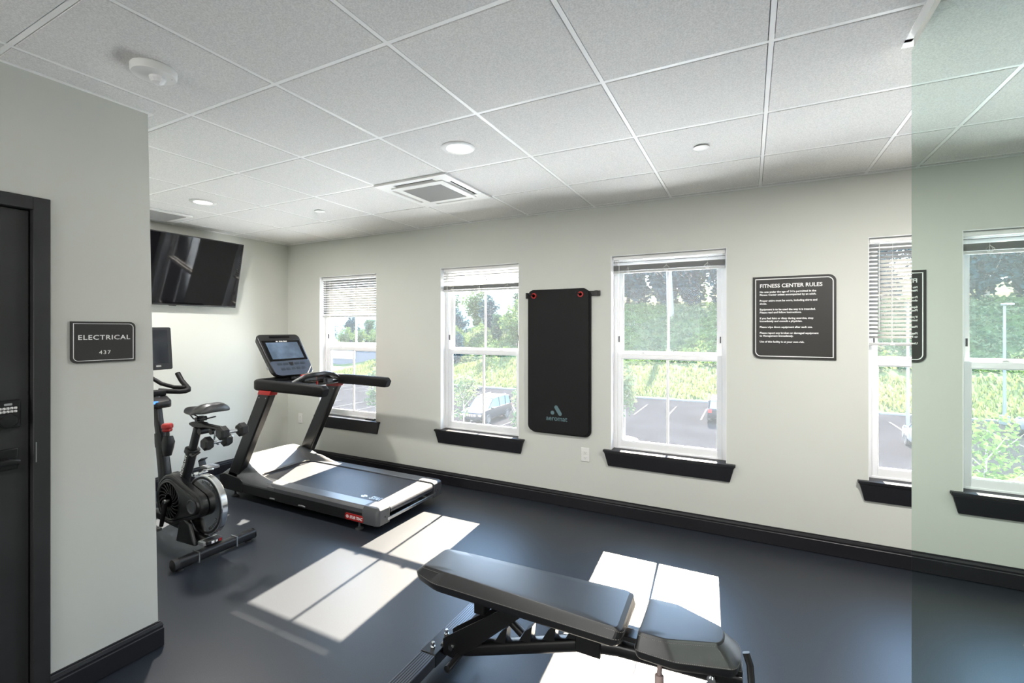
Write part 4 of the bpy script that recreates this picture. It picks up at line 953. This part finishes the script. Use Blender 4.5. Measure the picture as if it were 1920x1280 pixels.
# pale bare trunk in front of the wood
t = thing('bare_trunk', (-10.7, 74, hh(-10.7, 74)), 'pale straight tree trunk standing before the dark wood', 'tree trunk')
MB().tube([(-10.7, 74, hh(-10.7, 74)-.3), (-10.9, 74, 9), (-11.1, 74, 17)], [.55, .45, .3], 10).build('trunk', 'bark_pale', t)
# undergrowth: uncountable
ug = MB(); b2 = MB()
for _ in range(5600):
    y = 57.5 + 25*random.random()**1.1; x = random.uniform(-46, 30)
    z = hh(x, y); r_ = random.uniform(.35, .95)
    for q in range(5):
        leaves(2, [((x, y, z+r_*.35), (r_, r_, r_*.55))], .21, ug if (noise.noise(Vector((x*.15, y*.15, 9))) > .02) else b2)
nug = len(ug.f); ug.add(b2.v, b2.f); o = ug.build('undergrowth', 'leaf_pale', smooth=False); tag(o, 'leafy creeper and bushes covering the upper hillside', 'undergrowth', kind='stuff')
o.data.materials.append(M['leaf_light'])
for p in o.data.polygons[nug:]: p.material_index = 1
fl = MB()
for _ in range(15000):
    y = 46.8 + 9.5*random.random()**1.1; x = random.uniform(-55, 25); z = hh(x, y); h = random.uniform(.2, .5); a = random.uniform(0, 3.14); w_ = random.uniform(.03, .09); dx, dy = math.cos(a)*w_, math.sin(a)*w_
    lx, ly = random.uniform(-.15, .15), random.uniform(-.15, .15)
    fl.add([(x-dx, y-dy, z-.05), (x+dx, y+dy, z-.05), (x+lx+dx*.3, y+ly+dy*.3, z+h), (x+lx-dx*.3, y+ly-dy*.3, z+h)], [(0,1,2,3)])
o = fl.build('tall_grass', 'field_leaf', smooth=False); tag(o, 'tall yellow-green grass on the lower hillside', 'grass', kind='stuff')
# lawn island near the building, grass strip at the left
def blobpoly(pts, z0_, z1_, name, m, lab):
    o = MB().prism(rp(pts, 3.0, 6), z0_, z1_).build(name, m, smooth=False); return struct(o, lab)
blobpoly([(-13.5, 23.5), (-13.5, 28.6), (-8.2, 29.2), (-4.2, 26.2), (-3.8, 23.5)], G, G+.12, 'lawn_island', 'lawn', 'curved lawn island at the near side of the parking lot')
blobpoly([(-100, 50-4.2), (-100, 40.2), (-60, 40.2), (-40.5, 42.2), (-39.5, 45.8)], G, G+.12, 'lawn_strip', 'lawn', 'sunlit lawn strip before the low grey building')
o = MB().lathe([(.0, G+.12), (.8, G+.12), (.55, G+.2), (.0, G+.22)], (-6.7, 28.0, 0), n=24).build('mulch_ring', 'mulch'); tag(o, 'round bed of brown mulch at the young tree foot', 'mulch bed')
# young trees in the lot
tree(-6.7, 28.0, 4.7, 1.15, 'leaf_pale', 'bark', 'young tree on the lawn island, left in the window right of the mat', n=900, sz=.12, trunk=.06, z=G+.12, cb=.42, name='young_tree')
tree(-16.4, 25.2, 4.2, 1.3, 'leaf_pale', 'bark', 'young tree left of the parked car, at the left edge of its window', n=700, sz=.12, trunk=.06, cb=.35, name='young_tree') .location.x -= 0
tree(-12.3, 25.0, 3.7, .8, 'leaf_pale', 'bark', 'slim young tree right of the parked car', n=450, sz=.12, trunk=.05, cb=.30, name='young_tree')
tree(-26.0, 27.5, 3.9, 1.3, 'leaf_pale', 'bark', 'young tree seen low through the window behind the treadmill', n=600, sz=.13, trunk=.06, cb=.30, name='young_tree')
tree(-5.75, 20.2, 4.4, 1.5, 'leaf_light', 'bark', 'young tree seen only in the mirror reflection', n=1300, sz=.10, trunk=.06, cb=.22, name='young_tree')
tree(-27.5, 48.5, 5.2, 1.2, 'leaf_light', 'bark', 'slim tree on the lower slope behind the parked car', n=500, sz=.16, trunk=.06, cb=.3, name='slope_tree')
tree(-43.0, 49, 4.2, 2.4, 'leaf_light', 'bark', 'bushy tree at the right end of the low grey building', n=900, sz=.2, trunk=.1, cb=.2, name='slope_tree')
# low grey building
bd = thing('low_building', (-66, 62, G), 'long low grey building with a white corner beyond the lot', 'building')
MB().box(-95, -47, 60, 72, G-.1, -1.75).build('building_wall', 'building_grey', bd, smooth=False)
MB().box(-95.3, -46.7, 59.7, 72.3, -1.75, -1.25).build('building_roof', 'building_white', bd, smooth=False)
MB().box(-68.5, -61.5, 59.85, 60.0, -3.7, -1.75).build('white_corner', 'building_white', bd, smooth=False)
# distant ridge
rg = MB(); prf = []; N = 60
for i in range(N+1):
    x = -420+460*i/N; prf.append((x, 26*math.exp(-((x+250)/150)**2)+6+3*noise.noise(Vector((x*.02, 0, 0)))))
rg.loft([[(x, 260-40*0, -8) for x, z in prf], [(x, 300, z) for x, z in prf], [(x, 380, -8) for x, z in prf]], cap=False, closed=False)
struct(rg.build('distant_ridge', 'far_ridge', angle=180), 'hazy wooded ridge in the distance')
struct(MB().box(-430, 200, 46, 400, G-8, G-1.5).build('distant_ground', 'hill_green', smooth=False), 'ground beyond the hill')
# street lamps
def lamp(x, y, label):
    r = thing('street_lamp', (x, y, G), label, 'street lamp')
    MB().cyl((x, y, G), (x, y, G+.6), .28).build('concrete_base', 'curb', r)
    MB().cyl((x, y, G+.6), (x, y, G+8.5), .10, .07, 12).build('pole', 'pole_grey', r)
    MB().box(x-.2, x+.2, y-.9, y+.05, G+8.4, G+8.55).build('lamp_head', 'pole_grey', r, bevel=.03)
lamp(8.8, 37.0, 'street lamp post seen through the window beside the mirror'); lamp(-15.1, 45.2, 'street lamp post seen only in the mirror reflection')
# vehicles
def suv(x, y, rot, paint, hoodm, label, z=G):
    r = thing('parked_car', (x, y, z), label, 'car')
    mt = Matrix.Translation((x, y, z)) @ Matrix.Rotation(rot, 4, 'Z')
    def B(): b = MB(); b.m = mt; return b
    # body: lengthwise (x fwd), lofted sections
    sec = [(-2.32, .80, .50, 1.02), (-2.25, .90, .40, 1.08), (-1.6, .94, .34, 1.10), (0, .95, .32, 1.10), (1.25, .94, .34, 1.08), (1.35, .93, .34, 1.06), (2.05, .90, .38, 1.00), (2.28, .82, .42, .88), (2.33, .70, .46, .74)]
    def ring(X, w, z0, z1): return [(X, -w, z0+.1), (X, -w*.9, z0), (X, w*.9, z0), (X, w, z0+.1), (X, w, z1-.18), (X, w*.93, z1), (X, -w*.93, z1), (X, -w, z1-.18)]
    B().loft([ring(*s_) for s_ in sec]).build('body', paint, r, angle=40, bevel=.03)
    cab = [(-2.22, .80, .80, 1.05, 1.12), (-2.05, .80, .74, 1.05, 1.66), (-1.5, .84, .74, 1.05, 1.76), (-.2, .86, .74, 1.05, 1.77), (.45, .86, .72, 1.05, 1.70), (1.22, .84, .80, 1.03, 1.08)]
    B().loft([[(X, -w0, z0), (X, w0, z0), (X, w1, z1), (X, -w1, z1)] for X, w0, w1, z0, z1 in cab]).build('cabin', 'car_glass', r, angle=40)
    B().loft([[(X, -w, z1-.02), (X, w, z1-.02), (X, w*.94, z1+.035), (X, -w*.94, z1+.035)] for X, w, z1 in ((-2.08, .76, 1.64), (-1.5, .765, 1.76), (-.2, .765, 1.77), (.40, .74, 1.705))]).build('roof', paint, r)
    p = B()
    for s_ in (-1, 1):
        p.tube([(.42, s_*.735, 1.70), (1.24, s_*.815, 1.07)], .035, 6).tube([(-.35, s_*.75, 1.74), (-.40, s_*.865, 1.07)], .035, 6).tube([(-1.35, s_*.75, 1.74), (-1.30, s_*.86, 1.07)], .04, 6).tube([(-2.03, s_*.745, 1.64), (-2.20, s_*.81, 1.10)], .06, 6)
    p.build('pillars', paint, r)
    B().loft([[(X, -w, z), (X, w, z), (X, w, z+.03), (X, -w, z+.03)] for X, w, z in ((1.28, .80, 1.055), (2.0, .76, .985), (2.22, .70, .90))]).build('hood', hoodm, r, bevel=.01)
    g = B(); g.box(2.30, 2.36, -.62, .62, .66, .84); gg = g.build('grille', 'black_plastic', r)
    g = B(); [g.box(2.355, 2.37, -.50+.145*i, -.43+.145*i, .68, .82) for i in range(7)]; g.build('grille_bars', 'chrome', gg)
    for s_ in (-1, 1):
        B().box(2.22, 2.33, min(s_*.58, s_*.82), max(s_*.58, s_*.82), .70, .84).build('headlight', 'white_plastic', r, bevel=.02)
        B().box(-2.34, -2.24, min(s_*.62, s_*.86), max(s_*.62, s_*.86), .80, 1.04).build('tail_light', 'red', r, bevel=.02)
        B().box(.95, 1.12, min(s_*.95, s_*1.10), max(s_*.95, s_*1.10), 1.08, 1.20).build('door_mirror', paint, r, bevel=.02)
        for X in (-1.42, 1.42):
            b = B(); b.lathe([(.0, s_*.72), (.36, s_*.72), (.37, s_*.78), (.37, s_*.92), (.33, s_*.96), (.22, s_*.96), (.20, s_*.93), (.0, s_*.93)], (X, 0, .37), 'y', 28); wh = b.build('wheel', 'rubber', r, angle=30)
            b = B(); b.lathe([(.0, s_*.935), (.20, s_*.94), (.21, s_*.955), (.0, s_*.945)], (X, 0, .37), 'y', 20); b.build('wheel_rim', 'steel', wh)
        B().tube([(-1.7, s_*.66, 1.82), (-.1, s_*.66, 1.83)], .022, 6).build('roof_rail', 'steel', r)
    return r
suv(-17.25, 29.7, -math.pi/2, 'car_dark', 'car_white', 'dark four-wheel-drive car facing the building in the window left of the mat')
suv(-1.75, 38.0, math.pi/2, 'car_dark', 'car_dark', 'dark car, rear to the building, in the window right of the mat')
suv(-15.2, 39.6, math.pi/2, 'car_white', 'car_white', 'pale car parked far out, glimpsed in the mirror') 
suv(9.0, 33.0, math.pi/2, 'car_white', 'car_white', 'pale car below the street lamp in the window beside the mirror')
